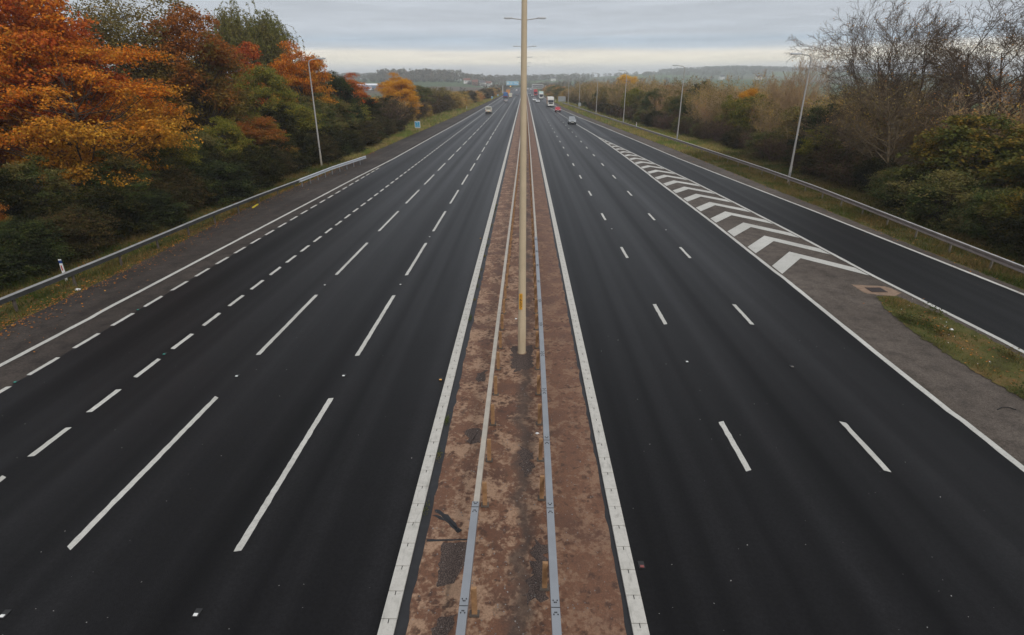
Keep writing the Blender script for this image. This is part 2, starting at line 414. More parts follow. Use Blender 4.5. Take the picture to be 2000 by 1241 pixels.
# ------------------------------------------------------------------ layout (metres; camera stands on a footbridge at x=0, y=0)
sho_L = lin([(-30, -20.4), (20, -20.5), (27, -20.5), (35, -20.9), (43, -21.3), (60, -20.9), (80, -20.8), (106, -20.5), (157, -19.4), (317, -17.3), (480, -16.4), (1050, -16)])
edge_L = lin([(-30, -18.4), (10, -18.1), (17, -17.9), (30, -17.6), (45, -17.25), (58, -16.96), (73, -16.45), (106, -16.1), (144, -15.6), (250, -14.9), (400, -14.5), (1050, -14.3)])
nose_l = lin([(-30, 12.45), (12, 12.53), (19, 12.67), (28, 12.92), (38, 13.07), (76, 13.1), (103, 12.88)])
nose_r = lin([(-30, 18.5), (10, 18.2), (20, 17.95), (27, 17.5), (35, 17.32), (44, 16.97), (56, 16.41), (65, 15.75), (84, 14.4), (103, 12.98)])
edge_far = lin([(103, 12.93), (120, 12.4), (131, 12.0), (175, 10.9), (223, 9.7)])
edge_R = lin([(-30, 24), (15, 23.2), (25, 22.8), (32, 22.4), (42, 21.8), (50, 21.2), (61, 20.4), (74, 19.5), (95, 18.55), (133, 16.63), (164, 14.84), (215, 12.7), (300, 12.1), (1050, 11.8)])
sho_R = lin([(-30, 24.3), (15, 23.6), (25, 23.35), (33, 23.1), (44, 22.9), (53, 22.5), (67, 22.1), (89, 21.3), (128, 19.2), (170, 17), (215, 15), (300, 14), (1050, 13.6)])
rail_R = lin([(-30, 23.8), (15, 23.95), (26, 24.0), (37, 24.4), (49, 24.8), (60, 24.7), (78, 24.0), (94, 23.4), (134, 21.5), (172, 19.8), (211, 18.3), (243, 16.9), (262, 16.2)])
rail_L = lin([(-30, -21.8), (21, -21.37), (27, -21.15), (37, -21.1), (44, -20.85), (52, -20.35), (60, -19.95), (69, -18.9)])
foot_R = lin([(-30, 27), (31, 28), (50, 29.5), (61, 30.3), (86, 30.2), (107, 29), (140, 26.5), (175, 24.5), (230, 21.5), (286, 18.8), (350, 17.6), (520, 17)])
foot_L = lin([(-30, -24), (25, -24), (40, -24.4), (51, -24.2), (66, -23.9), (88, -24), (140, -25.6), (206, -24.6), (253, -22.5), (330, -20.5), (520, -18.8)])

def height(x, y):
    ax = np.abs(x)
    h = 11 * sm(690, 1150, y) + 16 * sm(1150, 2000, y) * sm(-100, 500, x) + 8 * sm(1300, 2200, y) * sm(100, -700, x)
    h = h + 25 * np.exp(-(((x - 740) / 320) ** 2 + ((y - 2250) / 380) ** 2)) + 3 * np.sin(x * .006 + 1) * np.sin(y * .004) * sm(900, 1300, y)
    h = h * (1 - (1 - sm(45, 130, ax)) * (1 - sm(1020, 1400, y)))
    return h - .06
def hgt(x, y): return float(height(np.float64(x), np.float64(y)))

def sheet(name, y, xl, xr, z, mat, cols=1, jit=0, kind='structure', seed=1):
    y = np.asarray(y, float); n = len(y); rg = np.random.default_rng(seed)
    L = np.broadcast_to(np.asarray(xl(y) if callable(xl) else xl, float), (n,)) + (rg.normal(0, jit, n) if jit else 0)
    Q = np.broadcast_to(np.asarray(xr(y) if callable(xr) else xr, float), (n,)) + (rg.normal(0, jit, n) if jit else 0)
    t = np.linspace(0, 1, cols + 1)
    X = L[:, None] * (1 - t) + Q[:, None] * t
    V = np.stack([X, np.broadcast_to(y[:, None], X.shape), np.full(X.shape, z)], -1).reshape(-1, 3)
    w = cols + 1; i, j = np.meshgrid(np.arange(n - 1), np.arange(cols), indexing='ij'); a = (i * w + j).ravel()
    o = mesh_np(name, V, np.stack([a, a + 1, a + w + 1, a + w], -1), M[mat])
    if kind: o['kind'] = kind
    return o

ys = np.concatenate([np.arange(-30, 320, 2.), np.arange(320, 1051, 10.)])
# ground
def build_ground():
    xs = np.unique(np.concatenate([np.linspace(-2900, -400, 60), np.linspace(-400, 400, 90), np.linspace(400, 2900, 60)]))
    yy = np.unique(np.concatenate([np.linspace(-110, 600, 30), np.linspace(600, 2800, 110), np.linspace(2800, 3700, 15)]))
    X, Y = np.meshgrid(xs, yy); Z = height(X, Y)
    n, w = X.shape; i, j = np.meshgrid(np.arange(n - 1), np.arange(w - 1), indexing='ij'); a = (i * w + j).ravel()
    o = mesh_np('ground', np.stack([X, Y, Z], -1).reshape(-1, 3), np.stack([a, a + 1, a + w + 1, a + w], -1), M['ground'], smooth=True)
    o['kind'] = 'structure'
build_ground()
sheet('verge', ys[ys < 520], lambda y: foot_L(y) - 3, lambda y: sho_L(y) + .4, -.035, 'verge', 3)
sheet('verge', ys[ys < 520], lambda y: sho_R(y) - .4, lambda y: foot_R(y) + 3, -.035, 'verge', 3)
yfine = np.concatenate([np.arange(-30, 130, .35), np.arange(130, 1051, 4.)])
sheet('hard_shoulder', yfine, sho_L, -15, -.012, 'asphalt_old', 1, .05, seed=3)
sheet('hard_shoulder', yfine, 12, sho_R, -.012, 'asphalt_gore', 1, .05, seed=4)
sheet('carriageway', ys, lambda y: np.where(y < 75, -16.32, np.interp(y, [75, 110, 1050], [-16.32, -15.9, -14.2])), -2.45, 0, 'asphalt_dark')
yr = np.arange(-30, 103.1, 1.9)
sheet('carriageway', yr, 2.2, lambda y: nose_l(y) + .02, 0, 'asphalt_dark')
sheet('carriageway', np.concatenate([np.arange(103, 320, 2.), np.arange(320, 1051, 10.)]), 2.2, edge_R, 0, 'asphalt_dark')
sheet('slip_road', yr, lambda y: nose_r(y) - .02, lambda y: edge_R(y) + .03, 0, 'asphalt_slip')
sheet('median_strip', np.concatenate([np.arange(-30, 100, .3), np.arange(100, 1051, 5.)]), -2.02, 1.88, .012, 'median', 1, .016, seed=6)
sheet('median_edging', np.arange(-30, 1051, 30.), -2.42, 2.2, .004, 'tar_black')

# white drainage kerb blocks either side of the median
def kerb(x0, w):
    mb = MB()
    for k in range(int((330 + 30) / .6)):
        y0 = -30 + k * .6
        if y0 < 90: mb.box((x0 + w / 2, y0 + .3, .025), (w, .585, .05), .006)
        elif k % 10 == 0: mb.box((x0 + w / 2, y0 + 3, .025), (w, 6, .05))
    mb.box((x0 + w / 2, 690, .025), (w, 720, .05))
    o = mb.build('kerb', 'kerb'); o['kind'] = 'structure'
kerb(-2.5, .28); kerb(1.98, .28)
def kerb_slots(x0):
    mb = MB()
    for k in range(int(150 / .6)):
        y0 = -30 + k * .6
        mb.box((x0, y0 - .05, .0515), (.014, .09, .004))
    o = mb.build('drain_slots', 'asphalt_dark'); o['kind'] = 'structure'
kerb_slots(-2.36); kerb_slots(2.12)

# ------------------------------------------------------------------ painted markings
def line(name, y0, y1, xf, w, z=.0045, step=.5, jit=.006, seed=0):
    y = np.arange(y0, y1 + step * .5, step)
    return sheet(name, y, lambda q: xf(q) - w / 2, lambda q: xf(q) + w / 2, z, 'paint', 1, jit, seed=seed)
def dashes(name, xf, starts, length, w, seed=0):
    rg = np.random.default_rng(seed); V = []; F = []
    for y0 in starts:
        n = max(6, int(length / .14)) if y0 < 60 else 3; yy = np.linspace(y0, y0 + length, n)
        cx = np.asarray(xf(yy), float) * np.ones(n); b = len(V); j = .005 if y0 < 60 else 0
        sk = rg.normal(0, .03)
        for i in range(n):
            V.append((cx[i] - w / 2 + rg.normal(0, j), yy[i] + (sk if i in (0, n - 1) else 0), .0045)); V.append((cx[i] + w / 2 + rg.normal(0, j), yy[i] - (sk if i in (0, n - 1) else 0), .0045))
        F += [(b + 2 * i, b + 2 * i + 1, b + 2 * i + 3, b + 2 * i + 2) for i in range(n - 1)]
    o = mesh_np(name, V, np.array(F), M['paint']); o['kind'] = 'structure'; return o
c = lambda x: (lambda y: np.full(np.shape(y), x) + .0 * y)
dashes('lane_marking', c(-5.86), [8.75 + 9 * k for k in range(-4, 90)], 6.1, .15, 1)
dashes('lane_marking', c(-9.4), [8.75 + 9 * k for k in range(-4, 90)], 6.1, .15, 2)
dashes('lane_marking', lambda y: np.interp(y, [0, 250, 1000], [-12.72, -12.6, -12]), [11.8 + 2.12 * k for k in range(-20, 200)], 1.32, .16, 3)
dashes('lane_marking', c(-16.33), [16.1 + 2.05 * k for k in range(-22, 24)], 1.3, .16, 4)
dashes('lane_marking', lambda y: np.interp(y, [0, 22, 100, 1000], [5.6, 5.72, 5.8, 5.5]), [11.6 + 9.2 * k for k in range(-4, 80)], 2.2, .15, 5)
dashes('lane_marking', lambda y: np.interp(y, [0, 22, 100, 1000], [9.05, 9.18, 9.2, 8.9]), [11.65 + 9.2 * k for k in range(-4, 80)], 2.2, .15, 6)
yl = 330
o = sheet('edge_line', np.concatenate([np.arange(-30, 150, .5), np.arange(150, 1050, 8)]), lambda y: edge_L(y) - .1 + .05 * (y < 21.2), lambda y: edge_L(y) + .1 + .05 * (y < 21.2), .0045, 'paint', 1, .006, seed=21)
o = sheet('edge_line', np.concatenate([np.arange(-30, 150, .5), np.arange(150, 1050, 8)]), lambda y: edge_R(y) - .1, lambda y: edge_R(y) + .1, .0045, 'paint', 1, .006, seed=22)
line('edge_line', -30, 103, lambda y: nose_l(y) + .045 * (y < 14.05) - .05 * ((y > 27.2) & (y < 60)), .2, seed=23); line('edge_line', -30, 103, nose_r, .2, seed=24)
line('edge_line', 103, 135, edge_far, .2, seed=25)
dashes('lane_marking', edge_far, [135.5 + 2.05 * k for k in range(43)], 1.6, .2, 7)
# chevrons of the gore
def chevrons():
    V = []; F = []; y0 = 31.45; k = 0
    while y0 < 99:
        def pt(y, side, base):                        # where an arm meets its border line
            yy = y
            for _ in range(12):
                xa = (nose_l(base) + nose_r(base)) / 2
                xb = nose_l(yy) + .17 if side < 0 else nose_r(yy) - .17
                yy = y - (1.32 if side < 0 else 1.42) * abs(xb - xa)
            return (float(xb), float(yy))
        t = 1.3; ax = float((nose_l(y0) + nose_r(y0)) / 2)
        a, b_, d, e = pt(y0, -1, y0), (ax, y0), pt(y0, 1, y0), None
        a2, b2, d2 = pt(y0 - t, -1, y0), (ax + .05, y0 - t), pt(y0 - t * .95, 1, y0)
        i = len(V); V += [(p[0], p[1], .0045) for p in (a, b_, d, a2, b2, d2)]
        F += [(i, i + 3, i + 4, i + 1), (i + 1, i + 4, i + 5, i + 2)]
        y0 += 3.6; k += 1
    o = mesh_np('chevron_marking', V, np.array(F), M['paint']); o['kind'] = 'structure'
chevrons()

# patches on the median
def patch(name, pts, z, mat, jit=.03, seed=0):
    rg = random.Random(seed); P = []
    for i in range(len(pts)):
        a, b = Vector(pts[i]), Vector(pts[(i + 1) % len(pts)])
        n = max(2, int((b - a).length / .09))
        for k in range(n):
            p = a.lerp(b, k / n); P.append((p.x + rg.gauss(0, jit), p.y + rg.gauss(0, jit), z))
    me = bpy.data.meshes.new(name); me.from_pydata(P, [], [tuple(range(len(P)))]); me.materials.append(M[mat])
    bm = bmesh.new(); bm.from_mesh(me); bmesh.ops.triangulate(bm, faces=bm.faces[:]); bm.to_mesh(me); bm.free()
    o = bpy.data.objects.new(name, me); link(o); o['kind'] = 'structure'; return o
patch('worn_patch', [(-1.66, 9.05), (-.98, 9.12), (-1.05, 8.62), (-1.3, 8.05), (-1.62, 7.92)], .016, 'aggregate', .02, 1)
patch('worn_patch', [(-1.5, 7.2), (-1.2, 7.35), (-1.25, 6.9), (-1.5, 6.55)], .016, 'aggregate', .04, 3)
patch('worn_patch', [(-1.55, 13.2), (-1.15, 13.4), (-1.1, 12.7), (-1.45, 12.5)], .016, 'aggregate', .05, 4)
patch('worn_patch', [(-1.5, 16.6), (-1.2, 16.8), (-1.2, 16.0), (-1.5, 15.9)], .016, 'aggregate', .05, 5)
patch('worn_patch', [(-.42, 18.6), (.34, 18.7), (.36, 16.9), (-.3, 16.6)], .016, 'aggregate', .05, 6)
patch('worn_patch', [(.3, 9.2), (.55, 9.0), (.5, 7.7), (.1, 7.6)], .016, 'aggregate', .06, 7)
patch('worn_patch', [(-.1, 12.4), (.25, 12.3), (.3, 11.4), (.02, 11.2)], .016, 'aggregate', .05, 8)
patch('tar_seam', [(-2.0, 9.14), (-1.0, 9.18), (-1.0, 9.14), (-2.0, 9.08)], .018, 'tar_black', .006, 9)
patch('tar_seam', [(-1.95, 10.05), (-1.85, 10.06), (-1.42, 9.62), (-1.3, 9.38), (-1.42, 9.4), (-1.6, 9.6)], .018, 'tar_black', .02, 10)
patch('tar_seam', [(-1.98, 9.86), (-1.9, 9.88), (-1.6, 9.7), (-1.62, 9.64)], .0185, 'tar_black', .012, 11)

# ------------------------------------------------------------------ vegetation builders
def quads_at(C, N, size, rng, asp=.62):
    n = len(C); N = N / (np.linalg.norm(N, axis=1, keepdims=True) + 1e-9)
    rv = rng.normal(size=(n, 3)); T = np.cross(N, rv); T /= (np.linalg.norm(T, axis=1, keepdims=True) + 1e-9); B = np.cross(N, T)
    s = np.asarray(size).reshape(-1, 1) * np.ones((n, 1)) * .5
    V = np.stack([C - T * s, C - B * s * asp, C + T * s, C + B * s * asp], 1).reshape(-1, 3)
    return V, np.arange(4 * n).reshape(-1, 4)
def tubes(segs, n=4):
    A = np.array([(*a, *b, ra, rb) for a, b, ra, rb in segs], float)
    P0, P1, r0, r1 = A[:, :3], A[:, 3:6], A[:, 6], A[:, 7]
    D = P1 - P0; D /= (np.linalg.norm(D, axis=1, keepdims=True) + 1e-9)
    U = np.where(np.abs(D[:, 2:3]) < .9, np.array([[0, 0, 1.]]), np.array([[1., 0, 0]]))
    X = np.cross(D, U); X /= np.linalg.norm(X, axis=1, keepdims=True); Y = np.cross(D, X)
    th = np.arange(n) * 2 * np.pi / n; cs, sn = np.cos(th), np.sin(th)
    off = X[:, None] * cs[None, :, None] + Y[:, None] * sn[None, :, None]
    V = np.stack([P0[:, None] + off * r0[:, None, None], P1[:, None] + off * r1[:, None, None]], 1).reshape(-1, 3)
    k = np.arange(len(A))[:, None] * 2 * n; j = np.arange(n)[None]
    F = np.stack([k + j, k + (j + 1) % n, k + n + (j + 1) % n, k + n + j], -1).reshape(-1, 4)
    return V, F
def unit(rng, n):
    d = rng.normal(size=(n, 3)); return d / np.linalg.norm(d, axis=1, keepdims=True)

def leafy(seed, H, W, base, npuff, nleaf, leaf, flat=.6, shape='round', pr=(.2, .34), stray=.25, multi=1, bark_m='bark_brown', asp=.62):
    rng = np.random.default_rng(seed)
    d = unit(rng, npuff * 3); rad = rng.uniform(.3, 1, npuff * 3) ** .55
    p = d * rad[:, None]; zc = (p[:, 2] + 1) / 2
    if shape == 'cone': w = np.clip(1.12 - zc, .08, 1) ** .8 * 1.25
    elif shape == 'dome': w = np.clip(np.sqrt(np.clip(1.02 - zc ** 2.2, 0, 1)) * 1.15, .1, 1.2) ; 
    elif shape == 'column': w = np.clip(1.25 - np.abs(zc - .45) * 1.1, .3, 1)
    else: w = np.ones_like(zc)
    if shape in ('cone', 'dome', 'column'):
        th = rng.uniform(0, 2 * np.pi, len(p)); rr = np.sqrt(rng.uniform(.12, 1, len(p))) * w
        p = np.stack([np.cos(th) * rr, np.sin(th) * rr, p[:, 2]], 1)
    p = p[:npuff]
    zb = base * H
    C = np.stack([p[:, 0] * W * .42, p[:, 1] * W * .42, zb + (p[:, 2] + 1) * .5 * (H - zb) * .93], 1)
    pr_ = W * .5 * rng.uniform(*pr, npuff)
    wgt = pr_ ** 2; cnt = np.maximum(3, (nleaf * wgt / wgt.sum())).astype(int)
    idx = np.repeat(np.arange(npuff), cnt); n = len(idx)
    u = unit(rng, n); rr = rng.uniform(.25, 1, n) ** .5
    # sprays: leaves bunch along a few short twigs of each puff
    ns = 9; sp = unit(rng, npuff * ns).reshape(npuff, ns, 3); sp[..., 2] = sp[..., 2] * .6
    k = rng.integers(0, ns, n); on = rng.uniform(size=n) < .62
    ax = sp[idx, k]; t = rng.uniform(.35, 1 + stray, n)
    pos_s = ax * t[:, None] + rng.normal(0, .13, (n, 3)); pos_s[:, 2] -= .12 * t ** 2
    q = np.where(on[:, None], pos_s, u * rr[:, None]); q[:, 2] *= flat
    L = C[idx] + q * pr_[idx][:, None]
    L[:, 2] = np.maximum(L[:, 2], .05)
    N = u * .6 + rng.normal(0, .5, (n, 3)) + np.array([0, 0, .75])
    V, F = quads_at(L, N, leaf * rng.uniform(.6, 1.4, n), rng, asp)
    segs = []
    stems = [(rng.normal(0, .02 * W) if multi == 1 else rng.normal(0, .08 * W), rng.normal(0, .02 * W) if multi == 1 else rng.normal(0, .08 * W)) for _ in range(multi)]
    tr = max(.05, H * .016) / (multi ** .4)
    ends = []
    for (sx_, sy_) in stems:
        pts = [np.array([0., 0., -.1])]
        for i in range(1, 7):
            f = i / 6; pts.append(np.array([sx_ * (1 + f) + rng.normal(0, .02 * W), sy_ * (1 + f) + rng.normal(0, .02 * W), H * .82 * f]))
        for i in range(6): segs.append((pts[i], pts[i + 1], tr * (1 - i / 6.5), tr * (1 - (i + 1) / 6.5)))
        ends.append(pts)
    for i in range(npuff):
        pts = ends[rng.integers(0, multi)]
        z = C[i, 2] * rng.uniform(.5, .85); f = min(5.99, max(0, z / (H * .82) * 6)); a = pts[int(f)] * (1 - f % 1) + pts[int(f) + 1] * (f % 1)
        r0 = tr * max(.15, (1 - f / 6.5)) * .5; m = (a + C[i]) / 2 + np.array([0, 0, -.1 * np.linalg.norm(C[i] - a)])
        segs.append((a, m, r0, r0 * .6)); segs.append((m, C[i], r0 * .6, r0 * .25))
        for s_ in sp[i, :4]:
            e = C[i] + s_ * np.array([1, 1, flat]) * pr_[i] * .9; segs.append((C[i], e, r0 * .25, .006))
    return dict(leaf=(V, F), wood=tubes(segs, 5), H=H, W=W, bark=bark_m)

def willow(seed, H, W, nstr, leaf):
    rng = np.random.default_rng(seed); segs = []; Ls = []
    tr = .3
    lim = []
    for i in range(14):
        th = rng.uniform(0, 2 * np.pi); r = W * .5 * rng.uniform(.25, .85); z = H * rng.uniform(.62, 1)
        z = H * (1 - .32 * (r / (W * .5)) ** 2) * rng.uniform(.86, 1)
        a = np.array([0, 0, H * rng.uniform(.2, .45)]); e = np.array([np.cos(th) * r, np.sin(th) * r, z]); m = (a + e) / 2 + np.array([0, 0, .06 * H])
        segs += [(a, m, .13, .08), (m, e, .08, .025)]; lim.append((a, m, e))
    segs += [(np.array([0, 0, -.1]), np.array([.1, 0, H * .25]), tr, tr * .8), (np.array([.1, 0, H * .25]), np.array([0, .1, H * .55]), tr * .8, tr * .4)]
    for i in range(nstr):
        a, m, e = lim[rng.integers(0, 14)]; t = rng.uniform(.2, 1.05)
        p = m * (1 - t) + e * t + rng.normal(0, W * .06, 3) + np.array([0, 0, W * .02])
        out = np.array([p[0], p[1], 0]); out = out / (np.linalg.norm(out) + 1e-6) * rng.uniform(0, .5) + rng.normal(0, .15, 3)
        ln = rng.uniform(1.2, 4.2); k = 5; q = p.copy()
        for j in range(k):
            dq = out * (1 - j / k) * .6 + np.array([0, 0, .25 - .62 * (j / k + .2) * 1.6]); dq = dq / np.linalg.norm(dq) * ln / k
            segs.append((q.copy(), q + dq, .012, .008))
            for _ in range(5): Ls.append(q + dq * rng.uniform() + rng.normal(0, .07, 3))
            q = q + dq
    L = np.array(Ls); N = rng.normal(0, 1, (len(L), 3)); N[:, 2] *= .3
    V, F = quads_at(L, N, leaf * rng.uniform(.6, 1.4, len(L)), rng, .3)
    return dict(leaf=(V, F), wood=tubes(segs, 4), H=H, W=W, bark='bark_brown')

def bare(seed, H, W, stems=4, nch=(7, 6, 6, 4), twig=.011, leafn=0, leaf=.12, up=.10, spread=(.45, .75), bark_m='bark_grey', lean=.5, rad=.11, first=.12, ratio=(.62, .5, .45, .45)):
    rng = np.random.default_rng(seed); big = []; small = []; tips = []
    UP = np.array([0, 0, 1.])
    def grow(p, d, L, r, lv):
        k = 5 if lv == 0 else (4 if lv == 1 else (3 if lv == 2 else 2)); pts = [p]; rs = [r]
        for i in range(k):
            d = d + rng.normal(0, .09 + .03 * lv, 3) + UP * up * (1.0 if lv else .4); d = d / np.linalg.norm(d)
            q = pts[-1] + d * L / k; rn = max(twig * .6, r * (1 - .75 * (i + 1) / k))
            (big if r > .022 else small).append((pts[-1], q, rs[-1], rn)); pts.append(q); rs.append(rn)
        tips.append(pts[-1])
        if lv >= len(nch): return
        for j in range(nch[lv]):
            t = (first if lv == 0 else .15) + (1 - (first if lv == 0 else .15)) * (j + rng.uniform(.2, 1)) / nch[lv]
            f = min(k - 1e-3, t * k); i = int(f); a = pts[i] * (1 - f % 1) + pts[i + 1] * (f % 1); dl = pts[i + 1] - pts[i]; dl = dl / np.linalg.norm(dl)
            s = rng.normal(size=3); s -= dl * s.dot(dl); s /= np.linalg.norm(s); an = rng.uniform(*spread)
            nd = dl * math.cos(an) + s * math.sin(an)
            grow(a, nd, L * ratio[min(lv, 3)] * rng.uniform(.7, 1.15) * (1.1 - .45 * t), max(twig, rs[i] * .55), lv + 1)
    for s_ in range(stems):
        th = 2 * np.pi * (s_ + rng.uniform(0, .7)) / stems; ln = lean * rng.uniform(.4, 1.1)
        d = np.array([math.cos(th) * ln, math.sin(th) * ln, 1.]); d /= np.linalg.norm(d)
        grow(np.array([math.cos(th) * .03, math.sin(th) * .03, -.1]), d, H * rng.uniform(.72, .9), rad * rng.uniform(.7, 1.1), 0)
    V1, F1 = tubes(big, 5); V2, F2 = tubes(small, 3)
    allv = np.concatenate([V1, V2]); zt = np.percentile(allv[:, 2], 98.5); wt = np.percentile(np.abs(allv[:, :2]), 98) * 2
    k = np.array([W / wt, W / wt, H / zt]); V1 = V1 * k; V2 = V2 * k
    lf = None
    if leafn:
        T = np.array(tips) * k; ii = rng.integers(0, len(T), leafn); L = T[ii] + rng.normal(0, .16, (leafn, 3)); L[:, 2] = np.maximum(L[:, 2], .05)
        lf = quads_at(L, rng.normal(0, 1, (leafn, 3)) + np.array([0, 0, .5]), leaf * rng.uniform(.6, 1.4, leafn), rng)
    return dict(leaf=lf, wood=(V1, F1), twig=(V2, F2), H=H, W=W, bark=bark_m)

PROTO = {}
def register(key, d, leafm):
    hid = {}
    def me(nm, vf, mats):
        o = mesh_np(nm, vf[0], vf[1], mats); m = o.data; bpy.data.objects.remove(o); return m
    hid['wood'] = me('trunk', d['wood'], M[d['bark']])
    if d.get('twig') is not None: hid['twig'] = me('branches', d['twig'], M[d['bark']])
    if d['leaf'] is not None: hid['leaf'] = me('crown', d['leaf'], M[leafm])
    hid['H'] = d['H']; hid['W'] = d['W']; PROTO[key] = hid

register('broadA', leafy(1, 13, 14, .2, 115, 66000, .165, .45, 'round', (.11, .24), .6), 'leaf_orange')
register('broadB', leafy(2, 13, 10, .15, 85, 52000, .18, .5, 'round', (.18, .32)), 'leaf_orange')
register('broadC', leafy(3, 12, 10, .08, 85, 48000, .18, .55, 'dome', (.18, .32)), 'leaf_orange')
register('tallA', leafy(4, 15, 7, .12, 90, 40000, .18, .8, 'column', (.22, .38), .5), 'leaf_orange')
register('tallSparse', leafy(5, 16, 8, .12, 150, 34000, .17, .9, 'column', (.18, .32), .8), 'leaf_olive')
register('coneA', leafy(6, 15, 6, .1, 75, 22000, .22, .6, 'cone', (.2, .34)), 'leaf_red')
register('willowA', willow(7, 18, 12, 1900, .3), 'leaf_willow')
register('bushA', leafy(8, 5, 6, 0, 95, 26000, .13, .75, 'dome', (.11, .26), .8, 4), 'leaf_darkgreen')
register('bushB', leafy(9, 5, 6.5, 0, 85, 19000, .15, .75, 'round', (.12, .28), .9, 5), 'leaf_darkgreen')
register('bushC', leafy(10, 8, 7, 0, 105, 40000, .155, .7, 'dome', (.12, .27), .7, 3), 'leaf_darkgreen')
register('maple', leafy(11, 7.5, 8, 0, 95, 36000, .18, .6, 'round', (.12, .27), .7, 3, asp=.8), 'leaf_maple')
register('mixA', leafy(12, 6, 7, 0, 95, 15000, .16, .8, 'dome', (.12, .27), .9, 7, 'bark_twig'), 'leaf_scrub')
register('bareA', bare(21, 14.5, 15, 7, (9, 9, 8, 5), .0105, 1200, .13, .05, (.4, .85), 'bark_grey', .42, .13, .12, (.6, .56, .5, .5)), 'leaf_russet')
register('bareB', bare(22, 14.5, 13, 3, (13, 10, 8, 5), .0105, 600, .13, .04, (.45, .9), 'bark_grey', .3, .17, .25, (.55, .56, .5, .5)), 'leaf_russet')
register('bareC', bare(23, 12, 7, 7, (9, 8, 6, 3), .010, 300, .12, .12, (.3, .6), 'bark_twig', .35, .08), 'leaf_scrub')
register('bareD', bare(24, 9, 9, 1, (18, 10, 8, 4), .009, 900, .12, .02, (.6, 1.15), 'bark_olive', .1, .14, .15, (.5, .5, .5, .45)), 'leaf_scrub')
register('scrubA', bare(25, 8, 6.5, 9, (8, 6, 4, 2), .010, 3200, .15, .12, (.3, .65), 'bark_twig', .45, .05), 'leaf_scrub')
register('scrubB', bare(26, 8, 6.5, 11, (7, 6, 4, 2), .010, 5200, .16, .10, (.35, .75), 'bark_tan', .45, .05), 'leaf_scrub')
register('scrubC', bare(27, 8, 7, 8, (8, 7, 4, 2), .010, 1500, .14, .12, (.3, .7), 'bark_twig', .5, .05), 'leaf_russet')
register('thornA', bare(28, 3.5, 5, 12, (7, 6, 5, 2), .008, 3500, .11, .03, (.5, 1.0), 'bark_thorn', .9, .03), 'leaf_bramble')
register('thornB', bare(29, 3.5, 5, 10, (7, 6, 5, 2), .008, 7000, .12, .03, (.5, 1.0), 'bark_thorn', .9, .03), 'leaf_bramble')

def plant(name, proto, x, y, h, w, leafm, label, cat, group=None, rz=None, bark_m=None):
    P = PROTO[proto]; z = hgt(x, y) if abs(x) > 45 else -.05
    r = thing(name, label, cat, (x, y, z), random.uniform(0, 6.28) if rz is None else rz, group)
    sc = (w / P['W'], w / P['W'] * random.uniform(.92, 1.08), h / P['H'])
    for key, nm in (('wood', 'trunk' if cat == 'tree' else 'stems'), ('twig', 'branches'), ('leaf', 'crown' if cat == 'tree' else 'foliage')):
        if key in P:
            o = bpy.data.objects.new(nm, P[key]); link(o, r); o.scale = sc
            mm = M[leafm] if key == 'leaf' else (M[bark_m] if bark_m else None)
            if mm is not None:
                o.material_slots[0].link = 'OBJECT'; o.material_slots[0].material = mm
    return r

